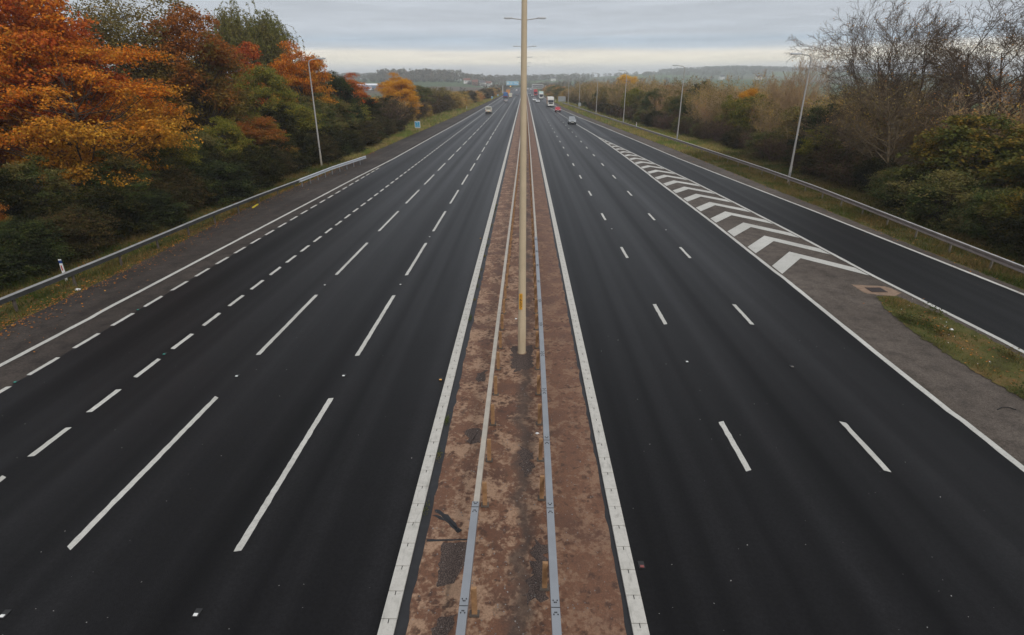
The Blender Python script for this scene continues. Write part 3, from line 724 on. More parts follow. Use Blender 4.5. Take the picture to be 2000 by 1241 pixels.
GL = 'trees along the left verge'; GR = 'trees and scrub behind the right barrier'
TREES = [
 ('oak_tree', 'broadA', -30, 39.5, 13, 14.5, 'leaf_orange', 'broad orange oak with layered foliage overhanging the left barrier, biggest orange tree', GL),
 ('oak_tree', 'broadB', -34.5, 42, 17, 12, 'leaf_red', 'tall russet red tree rising behind the big orange oak by the left photo edge', GL),
 ('poplar_tree', 'tallSparse', -37, 60, 18.6, 11, 'leaf_olive', 'tall thin-leaved olive brown tree rising behind the big orange oak', GL),
 ('poplar_tree', 'tallSparse', -39.5, 52, 18.8, 10, 'leaf_olive', 'thin-leaved dull brown tree showing above the top of the big orange oak', GL),
 ('oak_tree', 'tallA', -31.8, 59, 16.2, 8.5, 'leaf_brownorange', 'tall brown orange tree between the big orange oak and the willow', GL),
 ('willow_tree', 'willowA', -39, 86, 18.4, 13.5, 'leaf_willow', 'olive green willow with drooping strands, tallest behind the small orange trees', GL),
 ('cypress_tree', 'coneA', -36, 80, 15.2, 5.5, 'leaf_red', 'small pointed red orange tree standing in front of the willow', GL),
 ('maple_tree', 'broadC', -31, 71, 11.8, 8.5, 'leaf_greenyellow', 'rounded green and yellow tree below the pointed red tree', GL),
 ('oak_tree', 'broadB', -31.3, 84, 14.6, 9, 'leaf_orange', 'bright orange tree right beside the left lamp column', GL),
 ('hawthorn_tree', 'bushC', -28.6, 91, 11, 8, 'leaf_darkgreen', 'dark green bushy tree just right of the left lamp column', GL),
 ('oak_tree', 'tallA', -33.5, 95, 13, 8, 'leaf_olive', 'yellowing olive tree behind the dark green bushy tree', GL),
 ('oak_tree', 'broadB', -30, 104, 10.8, 8.5, 'leaf_red', 'small russet red tree past the dark green bushy tree', GL),
 ('maple_tree', 'broadC', -29.5, 140, 10.4, 11, 'leaf_gold', 'golden yellow tree standing alone before the far field', GL),
 ('maple_tree', 'broadB', -31.5, 150, 11.5, 9, 'leaf_gold', 'golden orange tree with taller crown just behind the golden yellow tree', GL),
 ('hawthorn_tree', 'broadC', -28.8, 168, 9, 8, 'leaf_midgreen', 'olive green tree right of the golden pair of trees', GL),
 ('hawthorn_tree', 'mixA', -27.5, 192, 8.2, 11, 'leaf_olive', 'low wide brownish green tree ending the left row of trees', GL),
 ('maple_tree', 'maple', 32.6, 42, 7.6, 9.5, 'leaf_maple', 'leafy green and yellow maple bush cut by the right edge of the photo', GR),
 ('maple_tree', 'maple', 33, 34.5, 6.6, 8.5, 'leaf_maple', 'low dark green maple nearest the camera behind the right barrier', GR),
 ('ash_tree', 'bareA', 35, 57, 15, 14.5, 'leaf_russet', 'big leafless tree with fan of fine branches above the right scrub', GR),
 ('ash_tree', 'bareB', 40.5, 52, 14.8, 14, 'leaf_russet', 'leafless tree with one dark trunk cut by the right edge', GR),
 ('ash_tree', 'bareD', 31.2, 50, 9.5, 9.5, 'leaf_scrub', 'pale brown leafless small tree with spreading side branches by the barrier', GR),
 ('hawthorn_tree', 'bushC', 32.3, 65, 7.2, 6.2, 'leaf_darkgreen', 'dark green shrubby tree right behind the nearest right lamp column', GR),
 ('field_maple', 'maple', 30.8, 61.5, 5.4, 4.6, 'leaf_greenyellow', 'yellow green leafy bush at the foot of the nearest right lamp column', GR),
 ('hazel_tree', 'scrubA', 33.5, 55.5, 7.2, 7, 'leaf_scrub', 'brown many-stemmed scrub just left of the pale spreading branches', GR),
 ('hazel_tree', 'scrubC', 36.5, 47, 8.2, 8.5, 'leaf_russet', 'dense brown twiggy scrub between the leafless trees and the maple', GR),
 ('hazel_tree', 'scrubB', 39, 62, 8.8, 8, 'leaf_scrub', 'tan twiggy scrub at the foot of the big leafless fan tree', GR),
 ('hazel_tree', 'scrubA', 40, 45, 9, 8, 'leaf_russet', 'brown scrub below the leafless tree cut by the right edge', GR),
 ('ash_tree', 'bareC', 37.5, 83, 12.8, 8.5, 'leaf_scrub', 'thin leafless many-stemmed tree rising behind the nearest right lamp arm', GR),
 ('field_maple', 'broadC', 36, 98, 8.9, 5.5, 'leaf_gold', 'small orange gold tree among brown scrub between the two nearest right lamps', GR),
 ('field_maple', 'bushC', 33.4, 97, 7.4, 6, 'leaf_greenyellow', 'green and yellow shrub tree in front of the small orange gold tree', GR),
 ('hawthorn_tree', 'bushC', 31.5, 121, 7.2, 6, 'leaf_midgreen', 'green shrub tree just right of the second right lamp column', GR),
 ('field_maple', 'broadC', 43.5, 262, 13.2, 11, 'leaf_yellow', 'bright yellow tree standing up beside the third right lamp column', GR),
 ('hawthorn_tree', 'bushC', 37, 128, 9.6, 7, 'leaf_darkgreen', 'dark rounded evergreen topping the scrub beyond the second right lamp', GR),
]
for nm, pr, x, y, h, w, lm, lb, g in TREES: plant(nm, pr, x, y, h, w, lm, lb, 'tree', g)

def row(seed, y0, y1, step, xf, off, offj, hs, kinds, name, cat, labels, group, wfac=1.0):
    rg = random.Random(seed); y = y0; i = 0; cnt = {}
    while y < y1:
        pr, lm, adj = kinds[rg.randrange(len(kinds))]
        h = hs(y) * rg.uniform(.82, 1.15); P = PROTO[pr]; w = h * P['W'] / P['H'] * rg.uniform(.9, 1.25) * wfac
        k = cnt.get(adj, 0); cnt[adj] = k + 1
        plant(name, pr, float(xf(y)) + off + rg.uniform(-offj, offj), y, h, w, lm, labels % (nth(k), adj), cat, group)
        y += step(y) * rg.uniform(.75, 1.25); i += 1
# left: dark undergrowth below the trees, the filler trees behind, the brown bushes running into the distance
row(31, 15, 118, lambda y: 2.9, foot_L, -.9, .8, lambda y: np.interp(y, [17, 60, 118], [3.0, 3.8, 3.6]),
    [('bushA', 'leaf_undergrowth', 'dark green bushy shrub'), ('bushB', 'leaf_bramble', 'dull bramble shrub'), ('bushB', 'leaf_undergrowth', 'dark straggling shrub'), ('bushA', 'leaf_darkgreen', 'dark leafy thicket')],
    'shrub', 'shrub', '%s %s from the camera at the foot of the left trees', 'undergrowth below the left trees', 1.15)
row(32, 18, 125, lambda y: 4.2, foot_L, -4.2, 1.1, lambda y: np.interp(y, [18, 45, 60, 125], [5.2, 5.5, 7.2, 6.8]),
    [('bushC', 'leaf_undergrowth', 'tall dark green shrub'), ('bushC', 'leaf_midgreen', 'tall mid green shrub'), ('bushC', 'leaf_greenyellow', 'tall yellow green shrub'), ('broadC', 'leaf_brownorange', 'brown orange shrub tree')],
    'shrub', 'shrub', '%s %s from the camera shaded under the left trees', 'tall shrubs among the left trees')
row(33, 22, 132, lambda y: 8, foot_L, -19, 2, lambda y: 12.5,
    [('broadB', 'leaf_brownorange', 'brown orange tree'), ('broadC', 'leaf_olive', 'olive brown tree'), ('tallA', 'leaf_olive', 'tall olive tree'), ('broadB', 'leaf_red', 'russet tree')],
    'woodland_tree', 'tree', '%s %s from the camera in the back row of the left wood', 'back row of the left wood')
row(34, 109, 200, lambda y: 5, foot_L, -2.5, .8, lambda y: np.interp(y, [109, 200], [5.2, 4.6]),
    [('scrubB', 'leaf_russet', 'brown twiggy shrub'), ('mixA', 'leaf_scrub', 'brown leafy shrub'), ('thornB', 'leaf_bramble', 'dark twiggy shrub'), ('mixA', 'leaf_olive', 'olive shrub')],
    'shrub', 'shrub', '%s %s from the camera below the golden trees on the left', 'shrubs below the golden trees')
row(35, 206, 470, lambda y: 8, foot_L, -2.5, 1.2, lambda y: np.interp(y, [206, 260, 470], [6.5, 5.2, 4.8]),
    [('mixA', 'leaf_russet', 'russet shrub'), ('scrubB', 'leaf_scrub', 'brown shrub'), ('mixA', 'leaf_scrub', 'tan shrub'), ('bushB', 'leaf_bramble', 'dark shrub')],
    'shrub', 'shrub', '%s %s in the far row beside the left carriageway', 'far shrubs beside the left carriageway', 1.3)
# right: purple thorn along the front, then three rows of brown scrub
row(40, 24, 46, lambda y: 2.8, foot_R, .3, .6, lambda y: np.interp(y, [24, 46], [3.4, 3.6]),
    [('bushB', 'leaf_maple', 'yellowish leafy bush'), ('bushA', 'leaf_undergrowth', 'dark green leafy bush'), ('bushB', 'leaf_midgreen', 'mid green leafy bush')],
    'shrub', 'shrub', '%s %s from the camera in front of the right maples', 'leafy bushes in front of the right maples', 1.1)
row(41, 47, 210, lambda y: 3.3, foot_R, .5, .7, lambda y: np.interp(y, [29, 60, 120, 210], [3.0, 3.2, 3.2, 2.8]),
    [('thornA', 'leaf_bramble', 'purple brown thorn bush'), ('thornB', 'leaf_bramble', 'dark bramble bush'), ('bushB', 'leaf_undergrowth', 'dark green low bush'), ('bushA', 'leaf_midgreen', 'mid green low bush'), ('bushB', 'leaf_bramble', 'brownish low bush')],
    'thorn_bush', 'shrub', '%s %s from the camera along the foot of the right scrub', 'low bushes along the foot of the right scrub')
SG = [('bushC', 'leaf_greenyellow', 'yellow green leafy shrub'), ('bushC', 'leaf_olive', 'olive leafy shrub'), ('bushC', 'leaf_midgreen', 'green leafy shrub')]
SK = [('scrubA', 'leaf_scrub', 'brown leafless scrub'), ('scrubB', 'leaf_scrub', 'tan leafy scrub'), ('scrubC', 'leaf_russet', 'russet twiggy scrub'), ('scrubB', 'leaf_olive', 'olive tinted scrub')]
row(42, 57, 300, lambda y: 5.2, foot_R, 4.6, .8, lambda y: np.interp(y, [57, 100, 200, 300], [6.4, 7.2, 7.0, 6.6]), SK + SG + [('mixA', 'leaf_olive', 'olive leaved shrub')],
    'scrub_tree', 'tree', '%s %s from the camera in the front row of right scrub', 'front row of right scrub')
row(43, 30, 300, lambda y: 6.2, foot_R, 9.5, 1.2, lambda y: np.interp(y, [30, 60, 100, 300], [6.5, 7.6, 8.6, 7.6]), SK + [('mixA', 'leaf_midgreen', 'greenish leafy scrub')],
    'scrub_tree', 'tree', '%s %s from the camera in the second row of right scrub', 'second row of right scrub', 1.1)
row(44, 34, 310, lambda y: 8, foot_R, 16, 1.5, lambda y: np.interp(y, [34, 90, 310], [7, 8.4, 8.2]), SK + [('mixA', 'leaf_brownorange', 'orange brown scrub')],
    'scrub_tree', 'tree', '%s %s from the camera in the back row of right scrub', 'back row of right scrub', 1.2)
row(45, 305, 480, lambda y: 10, foot_R, 4, 1.5, lambda y: 6.5, [('mixA', 'leaf_russet', 'russet scrub'), ('mixA', 'leaf_scrub', 'tan scrub'), ('bushB', 'leaf_midgreen', 'green scrub')],
    'scrub_tree', 'tree', '%s %s in the far row beside the right carriageway', 'far scrub beside the right carriageway', 1.5)

# far woods, hedgerows: one mass each
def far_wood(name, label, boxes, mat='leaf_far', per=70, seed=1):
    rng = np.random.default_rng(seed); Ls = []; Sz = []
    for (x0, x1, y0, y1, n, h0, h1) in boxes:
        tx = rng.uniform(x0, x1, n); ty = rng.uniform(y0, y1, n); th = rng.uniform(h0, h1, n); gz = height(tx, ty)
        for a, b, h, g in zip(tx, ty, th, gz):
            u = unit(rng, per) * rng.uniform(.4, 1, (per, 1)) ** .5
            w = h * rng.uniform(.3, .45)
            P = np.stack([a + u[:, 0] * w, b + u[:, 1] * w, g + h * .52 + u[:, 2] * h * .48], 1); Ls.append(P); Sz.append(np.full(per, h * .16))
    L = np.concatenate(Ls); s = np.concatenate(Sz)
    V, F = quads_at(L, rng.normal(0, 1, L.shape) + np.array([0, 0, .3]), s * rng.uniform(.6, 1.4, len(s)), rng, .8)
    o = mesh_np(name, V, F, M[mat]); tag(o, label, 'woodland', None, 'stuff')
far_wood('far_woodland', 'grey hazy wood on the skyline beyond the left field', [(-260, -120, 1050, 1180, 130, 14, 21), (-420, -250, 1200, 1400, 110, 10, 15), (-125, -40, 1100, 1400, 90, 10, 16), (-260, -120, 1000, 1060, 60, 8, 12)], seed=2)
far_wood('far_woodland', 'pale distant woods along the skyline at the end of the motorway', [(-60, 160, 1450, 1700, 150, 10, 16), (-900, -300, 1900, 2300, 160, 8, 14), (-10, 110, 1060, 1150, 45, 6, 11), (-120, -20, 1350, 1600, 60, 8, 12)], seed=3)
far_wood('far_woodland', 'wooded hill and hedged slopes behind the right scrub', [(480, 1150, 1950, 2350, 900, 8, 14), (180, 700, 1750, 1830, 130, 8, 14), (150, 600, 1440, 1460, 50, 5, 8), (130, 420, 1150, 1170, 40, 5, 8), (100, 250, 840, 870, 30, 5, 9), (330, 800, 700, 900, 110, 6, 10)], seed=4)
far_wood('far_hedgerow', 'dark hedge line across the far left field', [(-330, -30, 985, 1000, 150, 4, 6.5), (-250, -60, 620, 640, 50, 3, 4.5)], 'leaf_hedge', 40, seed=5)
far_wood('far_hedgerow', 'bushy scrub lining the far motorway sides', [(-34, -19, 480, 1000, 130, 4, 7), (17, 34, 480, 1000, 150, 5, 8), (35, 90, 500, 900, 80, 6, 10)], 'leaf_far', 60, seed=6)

# ------------------------------------------------------------------ grass and fallen leaves
def grass(name, label, regs, mat='grass_blade', seed=1, hb=(.10, .26), wd=.016):
    rng = np.random.default_rng(seed); B = []
    for (y0, y1, xl, xr, dens, k) in regs:
        n = int(dens * (y1 - y0) * abs(float(np.mean(xr(np.linspace(y0, y1, 9)) - xl(np.linspace(y0, y1, 9))))))
        y = rng.uniform(y0, y1, n); t = rng.uniform(0, 1, n); x = xl(y) * (1 - t) + xr(y) * t
        clump = np.sin(x * 2.1 + np.sin(y * .9) * 2) * np.sin(y * 1.4 + x) ; keep = rng.uniform(-1.3, 1, n) < clump + .35
        x, y = x[keep], y[keep]; n = len(x)
        h = rng.uniform(*hb, n) * k * (1 + .6 * np.clip(clump[keep], 0, 1)); th = rng.uniform(0, 2 * np.pi, n); w = wd * k ** .8 * rng.uniform(.7, 1.5, n); ln = rng.uniform(.1, .8, n) * h; ph = rng.uniform(0, 2 * np.pi, n)
        b = np.stack([x, y, np.full(n, -.035)], 1); dx = np.stack([np.cos(th) * w, np.sin(th) * w, np.zeros(n)], 1)
        tip = b + np.stack([np.cos(ph) * ln, np.sin(ph) * ln, h], 1)
        B.append(np.stack([b - dx, b + dx, tip], 1).reshape(-1, 3))
    V = np.concatenate(B); o = mesh_np(name, V, np.arange(len(V)).reshape(-1, 3), M[mat]); tag(o, label, 'grass', None, 'stuff')
SL = lambda d: (lambda y: sho_L(y) + d); SR = lambda d: (lambda y: sho_R(y) + d)
FL = lambda d: (lambda y: foot_L(y) + d); FR = lambda d: (lambda y: foot_R(y) + d)
grass('grass', 'rough autumn grass on the left verge', [(12, 60, FL(-2), SL(-.15), 190, 1), (60, 72, FL(-2), SL(-.1), 90, 1.5)], seed=1)
grass('grass', 'yellow green straw grass on the left verge beyond the barrier end', [(70, 130, FL(-2), SL(-.1), 70, 1.7), (130, 480, FL(-1), SL(-.1), 10, 3)], 'grass_straw', seed=5)
grass('grass', 'green grass strip under the right barrier', [(12, 70, SR(.1), FR(1.5), 190, 1), (70, 82, SR(.1), FR(1.5), 90, 1.5)], seed=2)
grass('grass', 'paler yellow green grass strip along the far right barrier', [(80, 130, SR(.1), FR(1.5), 70, 1.7), (130, 480, SR(.1), FR(1), 10, 3)], 'grass_straw', seed=6)
isl_l = lin([(-30, 15.6), (14, 15.35), (17, 15.15), (20, 15.1), (22.6, 15.45), (24.3, 16.0)]); isl_r = lin([(-30, 17.9), (17, 17.6), (20, 17.65), (22, 17.45), (24.3, 16.9)])
sheet('grass_island', np.arange(-30, 24.31, .12), isl_l, isl_r, .006, 'verge', 2, .045, seed=8)
def isl(k, d=0): return k
grass('grass', 'weedy grass on the traffic island between carriageway and slip road', [(5, 24.2, lambda y: isl_l(y) + .05, lambda y: isl_r(y) - .05, 330, .75)], seed=3, hb=(.06, .2))
def island_weeds():
    rng = np.random.default_rng(9); n = 5200; y = rng.uniform(6, 24, n); c0 = np.array([(rng.uniform(15.4, 17.3), rng.uniform(8, 24)) for _ in range(26)])
    k = rng.integers(0, 26, n); x = c0[k, 0] + rng.normal(0, .17, n); y = c0[k, 1] + rng.normal(0, .25, n)
    ok = (x > isl_l(y)) & (x < isl_r(y)); x, y = x[ok], y[ok]
    L = np.stack([x, y, rng.uniform(.02, .28, len(x))], 1); V, F = quads_at(L, rng.normal(0, .5, L.shape) + np.array([0, 0, 1]), .07 * rng.uniform(.6, 1.5, len(L)), rng)
    o = mesh_np('weeds', V, F, M['leaf_weed']); tag(o, 'broad-leaved green weeds on the traffic island', 'weeds', None, 'stuff')
    m = 60; x = rng.uniform(15.2, 17.5, m); y = rng.uniform(8, 24, m); ok = (x > isl_l(y)) & (x < isl_r(y)); L = np.stack([x[ok], y[ok], rng.uniform(.1, .3, ok.sum())], 1)
    V, F = quads_at(L, rng.normal(0, .3, L.shape) + np.array([0, -.3, 1]), .034 * rng.uniform(.6, 1.5, len(L)), rng, .9)
    o = mesh_np('white_flowers', V, F, M['white_plastic']); tag(o, 'tiny white flower heads scattered in the island weeds', 'flowers', None, 'stuff')
island_weeds()
def fallen():
    rng = np.random.default_rng(19)
    def lay(n, y0, y1, xf, sx, p=1.0):
        y = y0 + (y1 - y0) * rng.uniform(0, 1, n) ** p; x = xf(y) + rng.normal(0, sx, n)
        return np.stack([x, y, rng.uniform(.0, .05, n)], 1)
    L = np.concatenate([lay(3600, 14, 80, lambda y: sho_L(y) - .15, .26, 1.5), lay(2200, 14, 80, lambda y: sho_L(y) - 1.2, .8, 1.5), lay(4000, 14, 110, lambda y: foot_L(y) + .6, .9, 1.4), lay(700, 14, 80, lambda y: sho_L(y) + .6, .5, 1.4)])
    V, F = quads_at(L, rng.normal(0, .25, L.shape) + np.array([0, 0, 1]), .085 * rng.uniform(.5, 1.4, len(L)), rng, .75)
    o = mesh_np('fallen_leaves', V, F, M['fallen_leaf']); tag(o, 'orange fallen leaves strewn along the left hard shoulder edge', 'leaves', None, 'stuff')
    L = np.concatenate([lay(2500, 14, 110, lambda y: sho_R(y) + 1.2, .9, 1.5), lay(2500, 14, 110, lambda y: foot_R(y) - .5, .9, 1.4), lay(500, 7, 24, lambda y: (isl_l(y) + isl_r(y)) / 2, .5, 1.0)])
    V, F = quads_at(L, rng.normal(0, .25, L.shape) + np.array([0, 0, 1]), .085 * rng.uniform(.5, 1.4, len(L)), rng, .75)
    o = mesh_np('fallen_leaves', V, F, M['fallen_leaf']); tag(o, 'brown fallen leaves in the grass below the right barrier', 'leaves', None, 'stuff')
    n = 2600; x = rng.uniform(-1.95, 1.8, n); y = 6 + 40 * rng.uniform(0, 1, n) ** 1.5
    L = np.stack([x, y, np.full(n, .02)], 1); V, F = quads_at(L, rng.normal(0, .4, L.shape) + np.array([0, 0, 1]), .028 * rng.uniform(.4, 1.6, n), rng, .8)
    o = mesh_np('gravel', V, F, M['stone_grey']); tag(o, 'loose grit and chippings lying on the median', 'gravel', None, 'stuff')
fallen()
def chips():
    rng = np.random.default_rng(77); n = 420; y = 6 + 60 * rng.uniform(0, 1, n) ** 1.6; x = np.where(rng.uniform(size=n) < .55, rng.uniform(-16, -2.7, n), rng.uniform(2.5, 12.3, n))
    L = np.stack([x, y, np.full(n, .008)], 1); V, F = quads_at(L, rng.normal(0, .3, L.shape) + np.array([0, 0, 1]), .022 * rng.uniform(.5, 1.5, n), rng, .8)
    o = mesh_np('stone_chips', V, F, M['chip_pale']); tag(o, 'tiny pale stone chips scattered over the dark carriageways', 'gravel', None, 'stuff')
    n = 500; y = 8 + 70 * rng.uniform(0, 1, n) ** 1.5; x = sho_L(y) + .3 + np.abs(rng.normal(0, 1.1, n))
    L = np.stack([x, y, np.full(n, .006)], 1); V, F = quads_at(L, rng.normal(0, .25, L.shape) + np.array([0, 0, 1]), .07 * rng.uniform(.5, 1.3, n), rng, .75)
    o = mesh_np('fallen_leaves', V, F, M['fallen_leaf']); tag(o, 'single dry leaves blown across the left hard shoulder', 'leaves', None, 'stuff')
chips()
def moss(x0, seed):
    rng = np.random.default_rng(seed); n = 1600; c0 = rng.uniform(7, 45, 24); k = rng.integers(0, 24, n)
    L = np.stack([x0 + rng.normal(0, .035, n), c0[k] + rng.normal(0, .12, n), rng.uniform(.01, .07, n)], 1)
    V, F = quads_at(L, rng.normal(0, .6, L.shape) + np.array([0, 0, 1]), .03 * rng.uniform(.6, 1.5, n), rng)
    o = mesh_np('moss', V, F, M['leaf_midgreen']); tag(o, 'small green moss tufts beside the left median kerb', 'moss', None, 'stuff')
moss(-2.15, 4)

# ------------------------------------------------------------------ safety barriers
BOX = [(-.075, .0), (.075, .0), (.075, .13), (-.075, .13)]
def path(xf, y0, y1, step, z): return [(float(xf(y)), y, z) for y in np.append(np.arange(y0, y1, step), y1)]
def wbeam(side):   # corrugated W profile, facing +x when side = 1
    pr = [(0, 0), (.09, .03), (.09, .08), (0, .135), (0, .175), (.09, .23), (.09, .28), (0, .31)]
    out = [(a * side, h) for a, h in pr]; back = [((a - .012) * side, h) for a, h in reversed(pr)]
    return out + back
# left verge barrier
b = thing('safety_barrier', 'weathered open box barrier along the left verge with newer bright end section', 'barrier', (0, 0, 0))
MB().sweep(path(rail_L, -12, 51.5, 2, .56), [(-.09, 0), (.09, 0), (.09, .2), (.07, .22), (-.07, .22), (-.09, .2)]).build('rail', 'barrier_weathered', b)
MB().sweep(path(rail_L, -12, 51.2, 2, .565), [(.089, 0), (.1, 0), (.1, .17), (.089, .185)]).build('rail_face_shade', 'barrier_face_shade', b)  # thin dark strip: painted shade of the hollow, vertical rail side
MB().sweep(path(rail_L, 51.3, 69, 1.2, .50), [(a - .02, h) for a, h in wbeam(1)]).build('rail', 'galv_bright', b)['label'] = 'newer bright galvanised corrugated end section'
for y in np.arange(-10.4, 51, 3.2): MB().box((float(rail_L(y)), y, .28), (.07, .11, .6)).build('post', 'post_dark', b)
for y in np.arange(52.2, 69, 1.9): MB().box((float(rail_L(y)) - .1, y, .36), (.05, .09, .72)).build('post', 'galv', b)
# right verge barrier
b = thing('safety_barrier', 'long corrugated barrier on posts curving along the right slip road', 'barrier', (0, 0, 0))
MB().sweep(path(rail_R, -12, 262, 2, .46), wbeam(-1)).build('rail', 'barrier_back', b)
MB().sweep(path(lambda y: rail_R(y) - .01, -12, 262, 2, .772), [(-.085, 0), (.05, 0), (.05, .014), (-.085, .014)]).build('rail_top_edge', 'barrier_edge', b)
for y in np.arange(-10, 262, 3.2): MB().box((float(rail_R(y)) + .07, y, .33), (.07, .11, .8)).build('post', 'post_weathered', b)
# the two median barriers
def med_barrier(xf, label, ys_, pside, brk, m1, m2, pm):
    b = thing('safety_barrier', label, 'barrier', (0, 0, 0))
    MB().sweep(path(xf, -12, brk, 1.5, .52), BOX).build('rail', m1, b, False)
    MB().sweep(path(lambda y: xf(y) + .012, brk - .25, 330, 3, .517), [(a * .82, h) for a, h in BOX]).build('rail', m2, b)
    for i, y in enumerate(np.arange(4.55, brk, 2.44)):                       # bolted joints with rows of bolt heads
        mb = MB()
        for du in (-.14, -.1, .1, .14):
            for dv in (-.035, .035): mb.cyl((float(xf(y)) + dv * (1 if abs(du) > .12 else .4), y + du, .655), .011, .012, n=6)
        mb.box((float(xf(y)), y, .6535), (.152, .008, .006))
        mb.build('joint_bolts', 'black', b)
    for y in ys_:
        p = MB().box((float(xf(y)) + pside * .145, y, .33), (.10, .06, .68), .008).build('post', pm, b)
        MB().box((float(xf(y)) + pside * .145, y, .03), (.18, .14, .03)).build('foot', 'post_dark', p)
py = [7.35, 10.2] + [11.85 + 1.65 * k for k in range(18)] + [43 + 3.2 * k for k in range(60)]
med_barrier(lin([(-30, -.96), (9, -.98), (17, -.96), (30, -.9), (60, -.75), (110, -.62), (330, -.6)]), 'tensioned box barrier on the left side of the lamp column in the median', py, 1, 9.6, 'galv_new', 'galv_tan', 'post_rust')
med_barrier(lin([(-30, .58), (8, .6), (21, .68), (30, .71), (75, .78), (330, .8)]), 'grey box barrier on the right side of the lamp column in the median', [7.95, 10.45] + [11.9 + 1.65 * k for k in range(18)] + [43.4 + 3.2 * k for k in range(60)], -1, 32, 'galv_new', 'galv_tan', 'post_rust')

# ------------------------------------------------------------------ lamp columns
def median_lamp(label, y, H, r0, plate, grp='double-arm lamp columns in the median'):
    t = thing('lamp_column', label, 'street lamp', (-.03, y, 0), 0, grp)
    MB().cyl((0, 0, .012), r0 * 1.35, .04, n=14).build('footing', 'concrete_brown', t, True)
    MB().cyl((0, 0, .7), r0 * 1.06, 1.4, n=14).build('base', 'column_cream', t, True)
    MB().tube([(0, 0, 1.4), (0, 0, H * .5), (0, 0, H)], [r0, r0 * .74, r0 * .46], 14).build('pole', 'column_cream', t, True)
    for s in (-1, 1):
        a = MB().tube([(0, 0, H - .05), (s * .7, 0, H + .04), (s * 1.3, 0, H + .1)], .045, 8).build('arm', 'column_grey', t, True)
        l = MB().box((s * 1.75, 0, H + .16), (.95, .34, .16), .06).build('lantern', 'lantern_grey', t, True)
        MB().box((s * 1.78, 0, H + .065), (.6, .26, .03)).build('lens', 'white_plastic', l)
    MB().box((0, -r0 - .006, .75), (.12, .012, .5)).build('access_door', 'column_cream', t)
    if plate:
        p = MB().box((-.045, -r0 - .012, 2.02), (.11, .016, .58), .004).build('number_plate', 'plate_yellow', t)
        p['label'] = 'yellow plate with black stacked digits'
        for i, ch in enumerate('1657'):
            text_mesh('digit', ch, .155, 'black', p, Matrix.Translation((-.045, -r0 - .0225, 2.22 - i * .133)) @ Matrix.Rotation(R(90), 4, 'X'), .002)
    return t
median_lamp('tall cream lamp column in the median with yellow number plate, nearest of its row', 18.1, 15, .132, True)
for i, y in enumerate([67, 118, 169, 220, 271, 322, 373]):
    median_lamp('%s double-arm lamp column from the camera in the median, without yellow plate' % nth(i + 1), y, 15, .125, False)

def side_lamp(label, x, y, rz, H, grp, rusty=False):
    t = thing('lamp_column', label, 'street lamp', (x, y, -.05), rz, grp)
    MB().tube([(0, 0, 0), (0, 0, 1.6)], .115, 12).build('base', 'galv_tan' if rusty else 'column_grey', t, True)
    MB().tube([(0, 0, 1.6), (0, 0, H * .6), (0, 0, H - .35), (-.06, 0, H - .1), (-.3, 0, H + .06), (-1.0, 0, H + .16)], [.095, .075, .06, .058, .055, .045], 10).build('pole', 'column_grey', t, True)
    l = MB().box((-1.42, 0, H + .2), (.9, .32, .14), .05).build('lantern', 'lantern_grey', t, True)
    MB().box((-1.45, 0, H + .115), (.6, .24, .03)).build('lens', 'white_plastic', l)
    MB().box((0, -.12, .8), (.1, .02, .45)).build('access_door', 'galv', t)
    return t
for i, (x, y) in enumerate([(25.4, 55.5), (24.25, 94), (22.25, 134.5), (20.5, 172), (19.05, 211), (17.54, 243)]):
    side_lamp('%s grey lamp column from the camera behind the right barrier' % nth(i), x, y, 0, 11.1, 'lamp columns behind the right barrier')
side_lamp('grey lamp column with rusty foot standing among the left orange trees', -23.1, 65.5, R(180), 11.1, None, True)
side_lamp('small hazy lamp column left of the blue gantry sign', -21, 600, R(180), 12.2, None)

# ------------------------------------------------------------------ signs and small street furniture
def location_sign(label, x, y, w, h, z0, rows, rz=0):
    t = thing('location_sign', label, 'road sign', (x, y, -.05), rz, 'blue location signs on the left verge')
    p = MB().box((0, 0, z0 + h / 2), (w, .03, h), .012).build('panel', 'sign_white', t)
    MB().box((0, -.018, z0 + h / 2), (w * .82, .008, h * .84), .003).build('face', 'sign_blue', p)
    for i, r in enumerate(rows):
        text_mesh('lettering', r, h * .27, 'sign_white', p, Matrix.Translation((0, -.0235, z0 + h * (.76 - .26 * i))) @ Matrix.Rotation(R(90), 4, 'X'), .002)
    for s in (-.22, .22): MB().tube([(s * w, .03, 0), (s * w, .03, z0 + h * .9)], .035, 8).build('post', 'galv_tan', t, True)
location_sign('square blue and white location sign on the left verge, larger nearest one', -20.6, 114, 1.05, 1.2, .8, ['M5', 'A', '12.4'])
location_sign('tiny blue and white sign left of the blue lorry, nearer of the two', -16.9, 312, .8, 1.1, 1.0, ['M5', 'A', '12.9'])
location_sign('tiny blue and white sign left of the blue lorry, farther of the two', -16.3, 368, .8, 1.0, 1.0, ['M5', 'A', '13.2'])

def marker_post(label, x, y, h, red, rz=0):
    t = thing('marker_post', label, 'marker post', (x, y, -.05), rz, 'white verge marker posts')
    MB().box((0, 0, h / 2), (.125, .06, h), .012).build('post', 'white_plastic', t)
    if red:
        MB().box((.006, -.002, h - .12), (.134, .066, .15), .01).build('band', 'blue_plastic', t)
        MB().box((0, -.034, h - .42), (.05, .012, .26)).build('reflector', 'red_reflector', t)
    else: MB().box((0, -.034, h - .18), (.06, .012, .12)).build('reflector', 'red_reflector', t)
marker_post('white marker post with blue band and red reflector behind the left barrier', -22.3, 25.6, 1.12, True, R(12))
marker_post('small white marker post on the left verge near the brown shrubs', -20.3, 210, 1.1, False)
marker_post('small white marker post just behind the right barrier between two lamps', 23.0, 122.5, 1.3, False)
marker_post('small white marker post at far right before the big sign back', 14.9, 290, 1.1, False)

